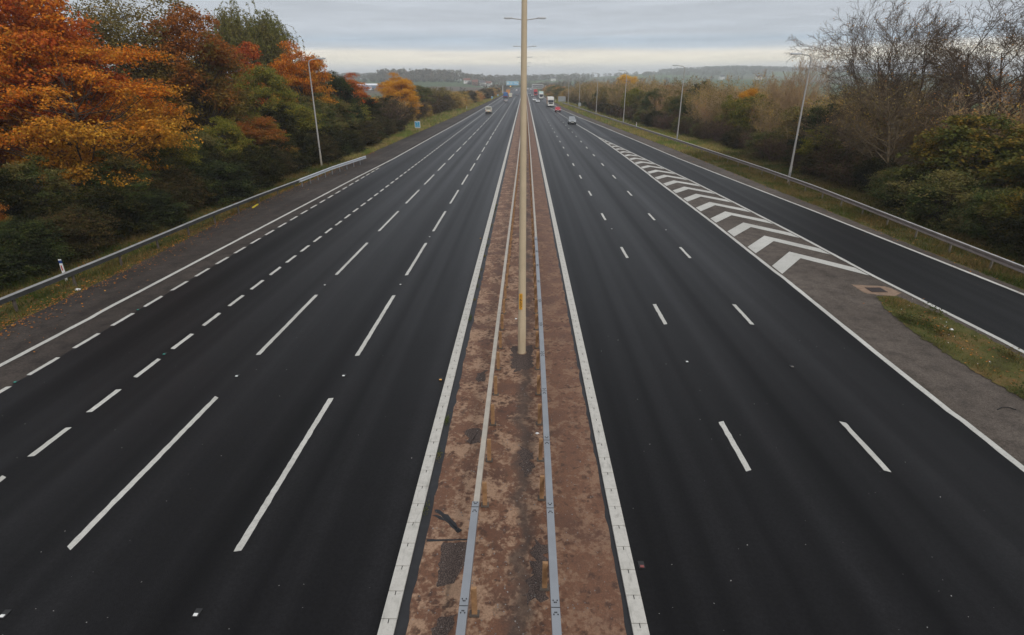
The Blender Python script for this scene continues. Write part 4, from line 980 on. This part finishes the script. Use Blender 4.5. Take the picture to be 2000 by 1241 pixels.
t = thing('sign_board', 'large grey sign seen from behind at the far right verge', 'road sign', (16.4, 266, -.05))
bp = MB().box((0, 0, 2.0), (3.3, .06, 2.1), .02).build('panel', 'sign_back', t)
mb = MB()
for k in range(4): mb.box((0, -.05, 1.15 + .55 * k), (3.2, .05, .07))
mb.build('rails', 'galv', bp)
for s in (-1.1, 1.1): MB().tube([(s, -.1, 0), (s, -.1, 3)], .06, 8).build('post', 'galv', t, True)
t = thing('round_sign', 'small grey rounded sign back in front of the fourth right lamp', 'road sign', (19.1, 209.5, -.05))
MB().box((0, 0, 1.75), (.95, .04, 1.15), .14).build('panel', 'sign_back', t, True)
MB().tube([(0, .06, 0), (0, .06, 2.2)], .045, 8).build('post', 'galv', t, True)

# gantry
g = thing('sign_gantry', 'motorway gantry spanning both carriageways with blue sign over the left', 'gantry', (0, 478, 0))
for x in (-17.3, 15.9):
    l = MB().tube([(x, 0, -.1), (x, 0, 6.4)], .24, 10).build('leg', 'gantry_steel', g, True)
    MB().tube([(x, 1.2, -.1), (x, 1.2, 6.4)], .24, 10).build('leg', 'gantry_steel', g, True)
mb = MB()
for zz in (5.3, 6.25):
    for yy in (0, 1.2): mb.tube([(-17.3, yy, zz), (15.9, yy, zz)], .09, 6)
for k in range(22):
    x = -17.3 + 33.2 * k / 22; mb.tube([(x, 0, 5.3), (x + .75, 0, 6.25)], .05, 5); mb.tube([(x + .75, 0, 6.25), (x + 1.51, 0, 5.3)], .05, 5); mb.tube([(x, 1.2, 5.3), (x + 1.5, 0, 5.3)], .04, 5)
mb.build('truss', 'gantry_dark', g)
MB().box((-.7, .6, 5.2), (33, 1.1, .08)).build('walkway', 'gantry_dark', g)
p = MB().box((-9.6, -.3, 7.8), (9.6, .12, 2.9), .05).build('direction_panel', 'sign_white', g)
MB().box((-9.6, -.37, 7.8), (9.3, .03, 2.65), .02).build('face', 'sign_blue_light', p)
mb = MB()
for (x, z, w, h) in [(-13.1, 8.3, 1.5, .4), (-13.2, 7.5, 1.2, .9), (-10.9, 7.5, 2.2, .35), (-10.6, 8.3, 1.6, .35), (-7.4, 8.3, 2.6, .35), (-7.2, 7.5, 2.0, .35), (-5.6, 7.5, .5, .9)]: mb.box((x, -.395, z), (w, .02, h), .008)
mb.build('legend', 'sign_white', p)
m_ = MB().box((-11.2, -.3, 5.6), (1.3, .3, 1.3), .05).build('matrix_signal', 'black', g)
MB().cyl((-11.2, -.46, 5.6), .42, .03, 'Y', 14).build('amber_lamp', 'amber_lit', m_)
p = MB().box((10.1, -.35, 5.55), (8.6, .3, 2.4), .05).build('message_sign', 'gantry_dark', g)
mb = MB()
for (x, z, w, h) in [(10.1, 6.72, 8.6, .4), (10.1, 4.42, 8.6, .3), (5.85, 5.55, .4, 2.4), (14.35, 5.55, .4, 2.4)]: mb.box((x, -.53, z), (w, .05, h))
for k in range(9): mb.box((6.6 + .85 * k, -.53, 5.5), (.3, .04, .9))
mb.build('frame', 'sign_white', p)
MB().tube([(6.6, 0, 6.3), (6.6, 0, 7.1)], .4, 8).build('camera_mast', 'sign_white', g, True)

# ------------------------------------------------------------------ road studs
def stud(label, x, y, col):
    t = thing('road_stud', label, "cat's eye", (x, y, .004), 0, 'reflecting road studs')
    MB().box((0, 0, .006), (.12, .18, .014), .005).build('casting', 'black', t)
    MB().box((0, -.05, .019), (.075, .055, .02), .006).build('reflector', col, t)
plain('stud_green', (.02, .25, .2), .3, .5); plain('stud_amber', (.8, .4, .06), .3, .5)
for lb, x, y, cl in [
    ('white road stud of the inner left lane line, nearest the camera', -5.9, 7.28, 'white_plastic'),
    ('white road stud in the bottom left corner of the carriageway', -9.39, 7.18, 'white_plastic'),
    ('white road stud between the two nearest long dashes of the inner left lane line', -5.89, 16.3, 'white_plastic'),
    ('white road stud between the two nearest long dashes of the outer left lane line', -9.4, 16.2, 'white_plastic'),
    ('white road stud after the second long dash of the inner left lane line', -5.86, 25.35, 'white_plastic'),
    ('white road stud after the second long dash of the outer left lane line', -9.45, 25.2, 'white_plastic'),
    ('white road stud after the third long dash of the inner left lane line', -5.86, 34.3, 'white_plastic'),
    ('amber road stud beside the left median kerb, nearest the camera', -2.66, 16.1, 'stud_amber'),
    ('amber road stud beside the left median kerb, farther one', -2.66, 34, 'stud_amber'),
    ('green road stud among the short dashes next to the hard shoulder', -16.35, 15.65, 'stud_green'),
    ('green road stud by the hard shoulder dashes, farther one', -16.35, 21.9, 'stud_green'),
    ('green road stud in the short dashed line two lanes from the left kerb', -12.74, 17.75, 'stud_green'),
    ('white road stud between near dashes of the right inner lane line', 5.69, 17.55, 'white_plastic'),
    ('grey road stud between near dashes of the right outer lane line', 9.17, 17.25, 'stone_grey'),
    ('white road stud of the right inner lane line beside the second chevron', 5.8, 36.6, 'white_plastic'),
    ('white road stud of the right outer lane line beside the second chevron', 9.3, 36.4, 'white_plastic'),
    ('red road stud beside the right median kerb', 2.42, 8.56, 'red_dull')]: stud(lb, x, y, cl)

# drain cover on the gore
t = thing('drain_cover', 'rusty drain cover set in a brown concrete square beside the grass island', 'drain cover', (16.45, 25.05, -.005))
me = patch('surround', [(-.75, .75), (.75, .55), (.95, -.3), (.3, -.85), (-.75, -.45)], .004, 'concrete_brown', .02, 3); me.parent = t; del me['kind']
MB().box((.0, .0, .012), (.72, .62, .02), .004).build('cover', 'cast_iron', t)
mb = MB()
for k in range(6): mb.box((-.28 + .112 * k, 0, .026), (.04, .5, .01))
mb.build('grating', 'black', t)

# litter, cable marker, weed stump
def scrap(name, label, x, y, s, mat, cat, seed, z=.0):
    rg = random.Random(seed); bm = bmesh.new(); bmesh.ops.create_icosphere(bm, subdivisions=2, radius=s)
    for v in bm.verts: v.co = Vector((v.co.x * rg.uniform(.6, 1.4), v.co.y * rg.uniform(.5, 1.2), abs(v.co.z) * rg.uniform(.2, .8)))
    me = bpy.data.meshes.new(name); bm.to_mesh(me); bm.free(); me.materials.append(M[mat])
    o = bpy.data.objects.new(name, me); link(o); o.location = (x, y, z); tag(o, label, cat)
scrap('litter', 'crumpled white litter on the left hard shoulder edge', -20.75, 24.3, .12, 'litter_white', 'litter', 1)
scrap('litter', 'small white scrap left of the median lamp column foot', -.28, 21.2, .05, 'litter_white', 'litter', 2, .012)
scrap('litter', 'tiny white scrap by the right median barrier posts', .42, 13.1, .045, 'litter_white', 'litter', 3, .012)
scrap('litter', 'pale scrap in the weeds of the traffic island', 16.6, 20.3, .07, 'litter_white', 'litter', 4, .1)
scrap('stone', 'dark lump at the end of the black tar streak on the median', -1.36, 9.42, .07, 'tar_black', 'stone', 5, .012)
o = MB().box((0, 0, .04), (.14, 1.35, .08), .015).build('kerb_plank', 'yellow_paint'); o.location = (-20.9, 43.4, -.01); o.rotation_euler = (0, 0, R(8)); tag(o, 'yellow painted plank lying in leaves by the left barrier', 'plank')
o = MB().tube([(14.05, 14.6, .01), (14.3, 14.75, .012), (14.5, 14.72, .012), (14.6, 14.6, .01)], .012, 6).build('rubber_strip', 'rubber'); tag(o, 'thin black curved rubber strip lying on the gore tarmac', 'rubber strip')

# ------------------------------------------------------------------ vehicles
def wheels(t, xs, ys_, r, w=.2):
    for y in ys_:
        for s in (-1, 1):
            wh = MB().cyl((s * xs, y, r), r, w, 'X', 18).build('wheel', 'rubber', t, True)
            MB().cyl((s * (xs + w / 2 + .004), y, r), r * .62, .02, 'X', 12).build('rim', 'steel_rim', wh, True)
def rr(hw, zb, zt, y, c=.12):
    return [(-hw + c, y, zb), (hw - c, y, zb), (hw, y, zb + c), (hw, y, zt - c), (hw - c, y, zt), (-hw + c, y, zt), (-hw, y, zt - c), (-hw, y, zb + c)]
def car(name, label, cat, x, y, fwd, paint, roof=1.45, tall=False, lit=False, L=4.3, hw=.87):
    # front of the car points to +y in its own space
    t = thing(name, label, cat, (x, y, 0), 0 if fwd else math.pi, None)
    k = L / 4.3; zb = .2; bel = .92 if not tall else 1.08
    st = [(-2.15, .74, .36, .80), (-2.08, .82, .26, .90), (-1.5, .87, zb, bel), (-.4, .87, zb, bel), (.8, .87, zb, bel - .02), (1.35, .86, zb, bel - .1), (1.9, .82, .24, .74), (2.1, .76, .3, .66), (2.15, .68, .36, .60)]
    st = [(a * k, b_ * hw / .87, c_, d_ * (1.12 if tall else 1)) for a, b_, c_, d_ in st]
    bd = MB().rings([rr(h_, b_, tp, yy, .09) for yy, h_, b_, tp in st])
    zr = roof; cb = bel * (1.12 if tall else 1) - .04
    f0, f1, r1, r0 = (1.05 * k, .25 * k, -1.25 * k, -1.75 * k) if not tall else (1.0 * k, .35 * k, -1.85 * k, -2.0 * k)
    wt = hw * .72 if not tall else hw * .84; wb = hw * .95
    A = [(-wb, f0, cb), (wb, f0, cb), (wt, f1, zr), (-wt, f1, zr), (-wb, r0, cb), (wb, r0, cb), (wt, r1, zr), (-wt, r1, zr)]
    bd.add(A, [(0, 1, 2, 3), (5, 4, 7, 6), (3, 2, 6, 7), (1, 5, 6, 2), (4, 0, 3, 7)])
    body = bd.build('body', paint, t, True)
    def inset(q, s, th=.012):
        q = [Vector(p) for p in q]; cen = sum(q, Vector()) / 4; return MB().plate([cen + (p - cen) * s for p in q], th)
    inset([A[0], A[1], A[2], A[3]], .9).build('windscreen', 'glass_pale' if lit else 'glass', t)
    inset([A[5], A[4], A[7], A[6]], .86).build('rear_window', 'glass', t)
    inset([A[1], A[5], A[6], A[2]], .86).build('side_window', 'glass', t); inset([A[4], A[0], A[3], A[7]], .86).build('side_window', 'glass', t)
    wheels(t, hw - .1, (1.32 * k, -1.3 * k), .32)
    for s in (-1, 1):
        MB().box((s * hw * .72, 2.08 * k, .62), (.34, .12, .17), .04).build('headlight', 'headlamp_lit' if lit else 'headlamp', t)
        MB().box((s * hw * .8, -2.11 * k, .78), (.26, .1, .2), .03).build('tail_light', 'lamp_red', t)
        MB().box((s * (hw + .09), .8 * k, cb + .1), (.18, .1, .13), .03).build('mirror', paint, t)
    MB().box((0, 2.14 * k, .36), (hw * 1.6, .08, .2), .03).build('front_bumper', 'black', t)
    MB().box((0, -2.16 * k, .4), (hw * 1.7, .1, .26), .03).build('rear_bumper', 'black' if tall else paint, t)
    MB().box((0, 2.16 * k, .58), (hw * .7, .04, .1)).build('grille', 'black', t)
    MB().box((0, 2.19 * k, .42), (.52, .02, .11)).build('front_plate', 'plate_white', t); MB().box((0, -2.22 * k, .55), (.52, .02, .11)).build('rear_plate', 'plate_yellow', t)
    return t
def lorry(name, label, x, y, fwd, cabm, boxm, H=3.5, L=9, W=2.45, tail=None, skirt=None, side=None):
    t = thing(name, label, 'lorry', (x, y, 0), 0 if fwd else math.pi)
    ch = min(3.0, H - .3)
    MB().box((0, L / 2 - .95, .55 + (ch - .55) / 2), (W * .96, 1.9, ch - .55), .12).build('cab', cabm, t, True)
    MB().box((0, L / 2 + .005, ch - .95), (W * .84, .04, .85), .015).build('windscreen', 'glass', t)
    for s in (-1, 1):
        MB().box((s * W * .482, L / 2 - .75, ch - .9), (.03, .9, .6)).build('side_window', 'glass', t)
        MB().box((s * W * .36, L / 2 + .01, .85), (.4, .06, .22), .02).build('headlight', 'headlamp', t)
        MB().box((s * (W * .5 + .12), L / 2 - .15, ch - .75), (.18, .12, .5), .03).build('mirror', 'black', t)
        MB().box((s * W * .4, -L / 2 - .02, .95), (.35, .06, .16)).build('tail_light', 'lamp_red', t)
    MB().box((0, L / 2 + .012, 1.3), (W * .6, .05, .5)).build('grille', 'black', t)
    MB().box((0, L / 2 + .0, .6), (W * .97, .14, .36), .03).build('front_bumper', cabm if skirt is None else skirt, t)
    MB().box((0, L / 2 + .08, .58), (.52, .02, .11)).build('front_plate', 'plate_white', t)
    c_ = MB().box((0, -1.05, .95 + (H - .95) / 2), (W, L - 2.2, H - .95), .04).build('cargo_box', boxm, t)
    if side:
        for s in (-1, 1): MB().box((s * (W / 2 + .012), -1.05, .95 + (H - .95) / 2), (.03, L - 2.4, H - 1.15)).build('side_panel', side, c_)
    mb = MB(); mb.box((0, -L / 2 + .02, .95 + (H - .95) / 2), (.05, .06, H - 1.1))
    for s in (-1, 1): mb.box((s * W * .46, -L / 2 + .02, .95 + (H - .95) / 2), (.1, .06, H - .98))
    mb.build('rear_doors', tail or boxm, c_)
    if tail: MB().box((0, -L / 2 - .01, 1.1), (W * .98, .08, .45), .02).build('tail_lift', tail, t)
    MB().box((0, -.6, .75), (W * .5, L - 1.6, .3)).build('chassis', 'black', t)
    MB().box((0, -L / 2 + .1, .55), (W * .92, .12, .2)).build('rear_bumper', 'black', t)
    wheels(t, W / 2 - .2, (L / 2 - 1.3, -L / 2 + 1.2, -L / 2 + 2.5), .5, .3)
    return t
def van(name, label, x, y, fwd, paint, H=2.5, L=5.6, W=1.95, accent=None):
    t = thing(name, label, 'van', (x, y, 0), 0 if fwd else math.pi)
    h = W / 2
    st = [(-L / 2, h * .97, .4, H - .1), (-L / 2 + .15, h, .3, H), (L / 2 - 2.1, h, .3, H), (L / 2 - 1.7, h * .98, .3, H - .15), (L / 2 - .85, h * .96, .3, 1.25), (L / 2 - .1, h * .9, .35, .95), (L / 2, h * .82, .4, .8)]
    MB().rings([rr(a, b_, c_, yy, .1) for yy, a, b_, c_ in st]).build('body', paint, t, True)
    MB().plate([(-h * .82, L / 2 - .86, 1.36), (h * .82, L / 2 - .86, 1.36), (h * .76, L / 2 - 1.6, H - .22), (-h * .76, L / 2 - 1.6, H - .22)], .06).build('windscreen', 'glass', t)
    for s in (-1, 1):
        MB().box((s * h * .99, L / 2 - 1.65, 1.6), (.03, .8, .55)).build('side_window', 'glass', t)
        MB().box((s * h * .45, -L / 2 - .005, H - .75), (h * .6, .03, .55), .01).build('rear_window', 'glass' if accent is None else accent, t)
        MB().box((s * h * .9, -L / 2 - .01, 1.0), (.14, .05, .5)).build('tail_light', 'lamp_red', t)
        MB().box((s * h * .68, L / 2 - .04, .82), (.3, .12, .22), .03).build('headlight', 'headlamp', t)
        MB().box((s * (h + .12), L / 2 - 1.2, 1.5), (.2, .1, .28), .03).build('mirror', 'black', t)
    MB().box((0, -L / 2 - .03, .42), (W * .94, .12, .22), .03).build('rear_bumper', 'black', t); MB().box((0, L / 2 - .01, .5), (W * .86, .12, .25), .03).build('front_bumper', 'black', t)
    MB().box((0, -L / 2 - .1, .62), (.52, .02, .11)).build('rear_plate', 'plate_yellow', t)
    wheels(t, h - .12, (L / 2 - 1.0, -L / 2 + 1.1), .34)
    return t
# right carriageway, coming towards the camera
car('hatchback_car', 'silver car coming towards the camera on the right, nearest vehicle', 'car', 10.95, 138, False, 'car_silver', 1.5)
car('hatchback_car', 'bright red car coming towards the camera in front of the white lorry', 'car', 10.75, 195, False, 'car_red', 1.42)
lorry('box_lorry', 'white cab lorry with orange sided box behind the red car', 10.1, 237, False, 'lorry_white', 'lorry_white', 3.5, 10, side='lorry_orange')
car('saloon_car', 'white car alone in the middle lane left of the white lorry', 'car', 6.1, 281, False, 'car_white', 1.45)
car('estate_car', 'white car close behind the middle lane white car', 'car', 4.9, 303, False, 'car_white', 1.5)
lorry('box_lorry', 'pale teal and white lorry farther off beyond the orange sided lorry', 9.25, 342, False, 'lorry_white', 'lorry_teal', 3.9, 10)
lorry('box_lorry', 'red lorry far off in front of the gantry on the right', 7.6, 425, False, 'lorry_red', 'lorry_red', 4.0, 11)
car('saloon_car', 'small distant car with lit headlights beside the red lorry', 'car', 5.2, 405, False, 'car_grey', 1.45, lit=True)
car('saloon_car', 'tiny distant grey car in the lane beside the right median kerb', 'car', 3.7, 460, False, 'car_silver', 1.45)
car('saloon_car', 'tiny car beyond the gantry in the right lane next to the median', 'car', 4.0, 760, False, 'car_white', 1.45, lit=True)
car('saloon_car', 'tiny car beyond the gantry in the right middle lane', 'car', 7.4, 735, False, 'car_white', 1.45, lit=True)
# left carriageway, driving away
car('off_road_car', 'cream off-road car driving away on the left, nearest on that side', 'car', -11.05, 185, True, 'car_cream', 1.9, True, L=4.5, hw=.93)
car('saloon_car', 'silver car driving away behind the blue lorry', 'car', -8.95, 288, True, 'car_silver', 1.45)
lorry('box_lorry', 'blue box lorry with dark red tail on the left carriageway', -11.1, 352, True, 'lorry_blue', 'lorry_blue', 3.3, 9, 2.4, 'lorry_maroon')
van('panel_van', 'cream white high van driving beside the blue lorry', -8.45, 361, True, 'car_cream', 2.75, 6, 2.0, 'car_cream')
lorry('box_lorry', 'orange lorry partly hidden behind the cream high van', -11.2, 412, True, 'lorry_orange', 'lorry_orange', 4.0, 10)
car('saloon_car', 'tiny white car beyond the gantry on the left carriageway', 'car', -8.6, 640, True, 'car_white', 1.5)
car('saloon_car', 'tiny dark car before the gantry on the left carriageway', 'car', -5, 420, True, 'car_grey', 1.45)

# ------------------------------------------------------------------ far buildings
def house(label, x, y, w, d, h, rz, wall, roof):
    z = hgt(x, y); t = thing('house', label, 'house', (x, y, z - .3), rz)
    wl = MB(); hw, hd = w / 2, d / 2
    wl.add([(-hw, -hd, 0), (hw, -hd, 0), (hw, hd, 0), (-hw, hd, 0), (-hw, -hd, h), (hw, -hd, h), (hw, hd, h), (-hw, hd, h), (-hw, 0, h + d * .42), (hw, 0, h + d * .42)],
           [(0, 1, 5, 4), (2, 3, 7, 6), (1, 2, 6, 9, 5), (3, 0, 4, 8, 7)])
    wl.build('wall', wall, t)
    rf = MB().plate([(-hw - .3, -hd - .3, h - .1), (hw + .3, -hd - .3, h - .1), (hw + .3, 0, h + d * .44), (-hw - .3, 0, h + d * .44)], .2).plate([(hw + .3, hd + .3, h - .1), (-hw - .3, hd + .3, h - .1), (-hw - .3, 0, h + d * .44), (hw + .3, 0, h + d * .44)], .2).build('roof', roof, t)
    MB().box((hw * .6, 0, h + d * .5), (.8, .8, 1.8)).build('chimney', 'house_brick', rf)
    for s in (-.55, .0, .55):
        for zz in ((h * .28, h * .76) if h > 4 else (h * .5,)): MB().box((s * hw, -hd - .02, zz), (1.2, .1, 1.2)).build('window', 'glass', t)
    MB().box((hw * .28, -hd - .03, 1.05), (1, .1, 2.1)).build('door', 'black', t)
for i, (u, v, Y, w, wall, roof, lb) in enumerate([
    (912, 160, 1010, 11, 'house_white', 'roof_tile', 'small white house with tiled roof, leftmost of the far left cluster'),
    (928, 160.5, 1000, 9, 'house_brick', 'roof_tile', 'small brick house in the middle of the far left cluster'),
    (942, 160, 1015, 10, 'house_white', 'roof_slate', 'small white house with slate roof in the far left cluster'),
    (955, 157, 1030, 9, 'house_white', 'roof_tile', 'tall white house, rightmost of the far left cluster'),
    (1213, 137, 1790, 16, 'house_white', 'roof_slate', 'large white house on the ridge above the yellow tree'),
    (1270, 141, 1850, 14, 'house_white', 'roof_slate', 'pale house on the slope right of the large white house'),
    (1080, 148, 1450, 11, 'house_white', 'roof_slate', 'white house among trees right of the median lamp'),
    (1406, 152, 1300, 11, 'house_white', 'roof_slate', 'white house on the hillside behind the right scrub'),
    (1477, 153, 1150, 10, 'house_white', 'roof_slate', 'white house low on the hillside behind the small orange tree'),
    (1320, 131, 2200, 15, 'house_white', 'roof_slate', 'pale house at the left end of the wooded hilltop')]):
    x = (u - 1025) / 1192 * Y
    house(lb, x, Y, w, 7, 6, random.uniform(-.4, .4), wall, roof)
def shed(label, x, y, w, d, h):
    z = hgt(x, y); t = thing('warehouse', label, 'warehouse', (x, y, z - .3))
    MB().box((0, 0, h / 2), (w, d, h)).build('wall', 'shed_blue', t)
    MB().plate([(-w / 2 - .4, -d / 2 - .4, h), (w / 2 + .4, -d / 2 - .4, h), (w / 2 + .4, 0, h + 1.8), (-w / 2 - .4, 0, h + 1.8)], .2).plate([(w / 2 + .4, d / 2 + .4, h), (-w / 2 - .4, d / 2 + .4, h), (-w / 2 - .4, 0, h + 1.8), (w / 2 + .4, 0, h + 1.8)], .2).build('roof', 'shed_white', t)
    for s in (-.25, .2): MB().box((s * w, -d / 2 - .03, 2), (4, .1, 3.8)).build('loading_door', 'shed_white', t)
shed('long low warehouse with white roof beyond the russet tree', -188, 725, 26, 18, 5.2)
shed('low pale shed beside the long white roofed warehouse', -165, 735, 14, 14, 3.6)

# ------------------------------------------------------------------ haze
hz = MB().box((0, 1790, 34), (5900, 3860, 71)).build('haze', 'black'); hz['kind'] = 'stuff'; hz['label'] = 'thin pale autumn haze lying over the whole landscape'; hz['category'] = 'haze'
t = NT('haze_air'); vn = t.n('ShaderNodeVolumePrincipled'); vn.inputs['Color'].default_value = (.90, .94, 1, 1); vn.inputs['Density'].default_value = .00036; vn.inputs['Anisotropy'].default_value = .15
t.l(vn.outputs[0], t.out.inputs['Volume']); hz.data.materials.clear(); hz.data.materials.append(t.m)

# ------------------------------------------------------------------ sky and sun
W = bpy.data.worlds.new('World'); S.world = W; W.use_nodes = True; nt = W.node_tree; nt.nodes.clear()
class WN(NT):
    def __init__(s, tree): s.t = tree; s.out = s.n('ShaderNodeOutputWorld')
w = WN(nt)
SUN_EL, SUN_AZ = R(38), R(150)
sky = w.n('ShaderNodeTexSky', sky_type='NISHITA'); sky.sun_disc = False; sky.sun_elevation = SUN_EL; sky.sun_rotation = SUN_AZ; sky.air_density = 1.2; sky.dust_density = 2
skc = w.mix(1., sky.outputs[0], (.09, .09, .09), 'MULTIPLY')
tc = w.n('ShaderNodeTexCoord'); sx = w.n('ShaderNodeSeparateXYZ'); w.l(tc.outputs['Generated'], sx.inputs[0])
mp = w.n('ShaderNodeMapping'); mp.inputs['Scale'].default_value = (1.6, 1.6, 42); w.l(tc.outputs['Generated'], mp.inputs['Vector'])
n1 = w.noise(mp.outputs[0], 1.3, 5, .55, .4); mp2 = w.n('ShaderNodeMapping'); mp2.inputs['Scale'].default_value = (5, 5, 60); w.l(tc.outputs['Generated'], mp2.inputs['Vector'])
n2 = w.noise(mp2.outputs[0], 1.6, 5, .6, .3)
el = w.math('ADD', sx.outputs[2], w.math('MULTIPLY', w.math('SUBTRACT', n1, .5), .024))
# overcast deck: pale grey with a blue slot and a cream band low over the horizon
deck = w.ramp(el, [(.0, (.74, .76, .80)), (.020, (.78, .79, .80)), (.033, (1.12, 1.04, .86)), (.042, (1.08, 1.0, .86)), (.050, (.66, .72, .79)), (.058, (.52, .62, .735)), (.070, (.60, .655, .735)), (.09, (.57, .61, .675)), (.25, (.66, .69, .74)), (1., (.88, .89, .92))])
deck = w.mix(.6, deck, w.ramp(n2, [(.3, .82), (.7, 1.16)]), 'MULTIPLY')
cm = w.mix(.9, skc, deck)
bg = w.n('ShaderNodeBackground'); w.l(cm, bg.inputs[0]); bg.inputs[1].default_value = 1.0
w.l(bg.outputs[0], w.out.inputs[0])
sd = bpy.data.lights.new('sun', 'SUN'); sd.energy = 1.3; sd.angle = R(18); sd.color = (1, .96, .9)
so = bpy.data.objects.new('sun', sd); link(so); so.rotation_euler = (R(90) - SUN_EL, 0, R(180) - SUN_AZ)

# ------------------------------------------------------------------ camera and render settings
cd = bpy.data.cameras.new('camera'); cd.lens = 19.8; cd.sensor_width = 36; cd.clip_end = 12000; cd.clip_start = .1
co = bpy.data.objects.new('camera', cd); link(co); co.location = (0, 0, 8.95); co.rotation_euler = (R(90 - 22.716), 0, R(1.2)); S.camera = co
S.view_settings.view_transform = 'Standard'; S.view_settings.look = 'None'; S.view_settings.exposure = 0; S.view_settings.gamma = 1
cy = S.cycles
cy.max_bounces = 6; cy.diffuse_bounces = 3; cy.glossy_bounces = 2; cy.transmission_bounces = 3; cy.volume_bounces = 1; cy.transparent_max_bounces = 8
cy.use_denoising = True; cy.caustics_reflective = False; cy.caustics_refractive = False
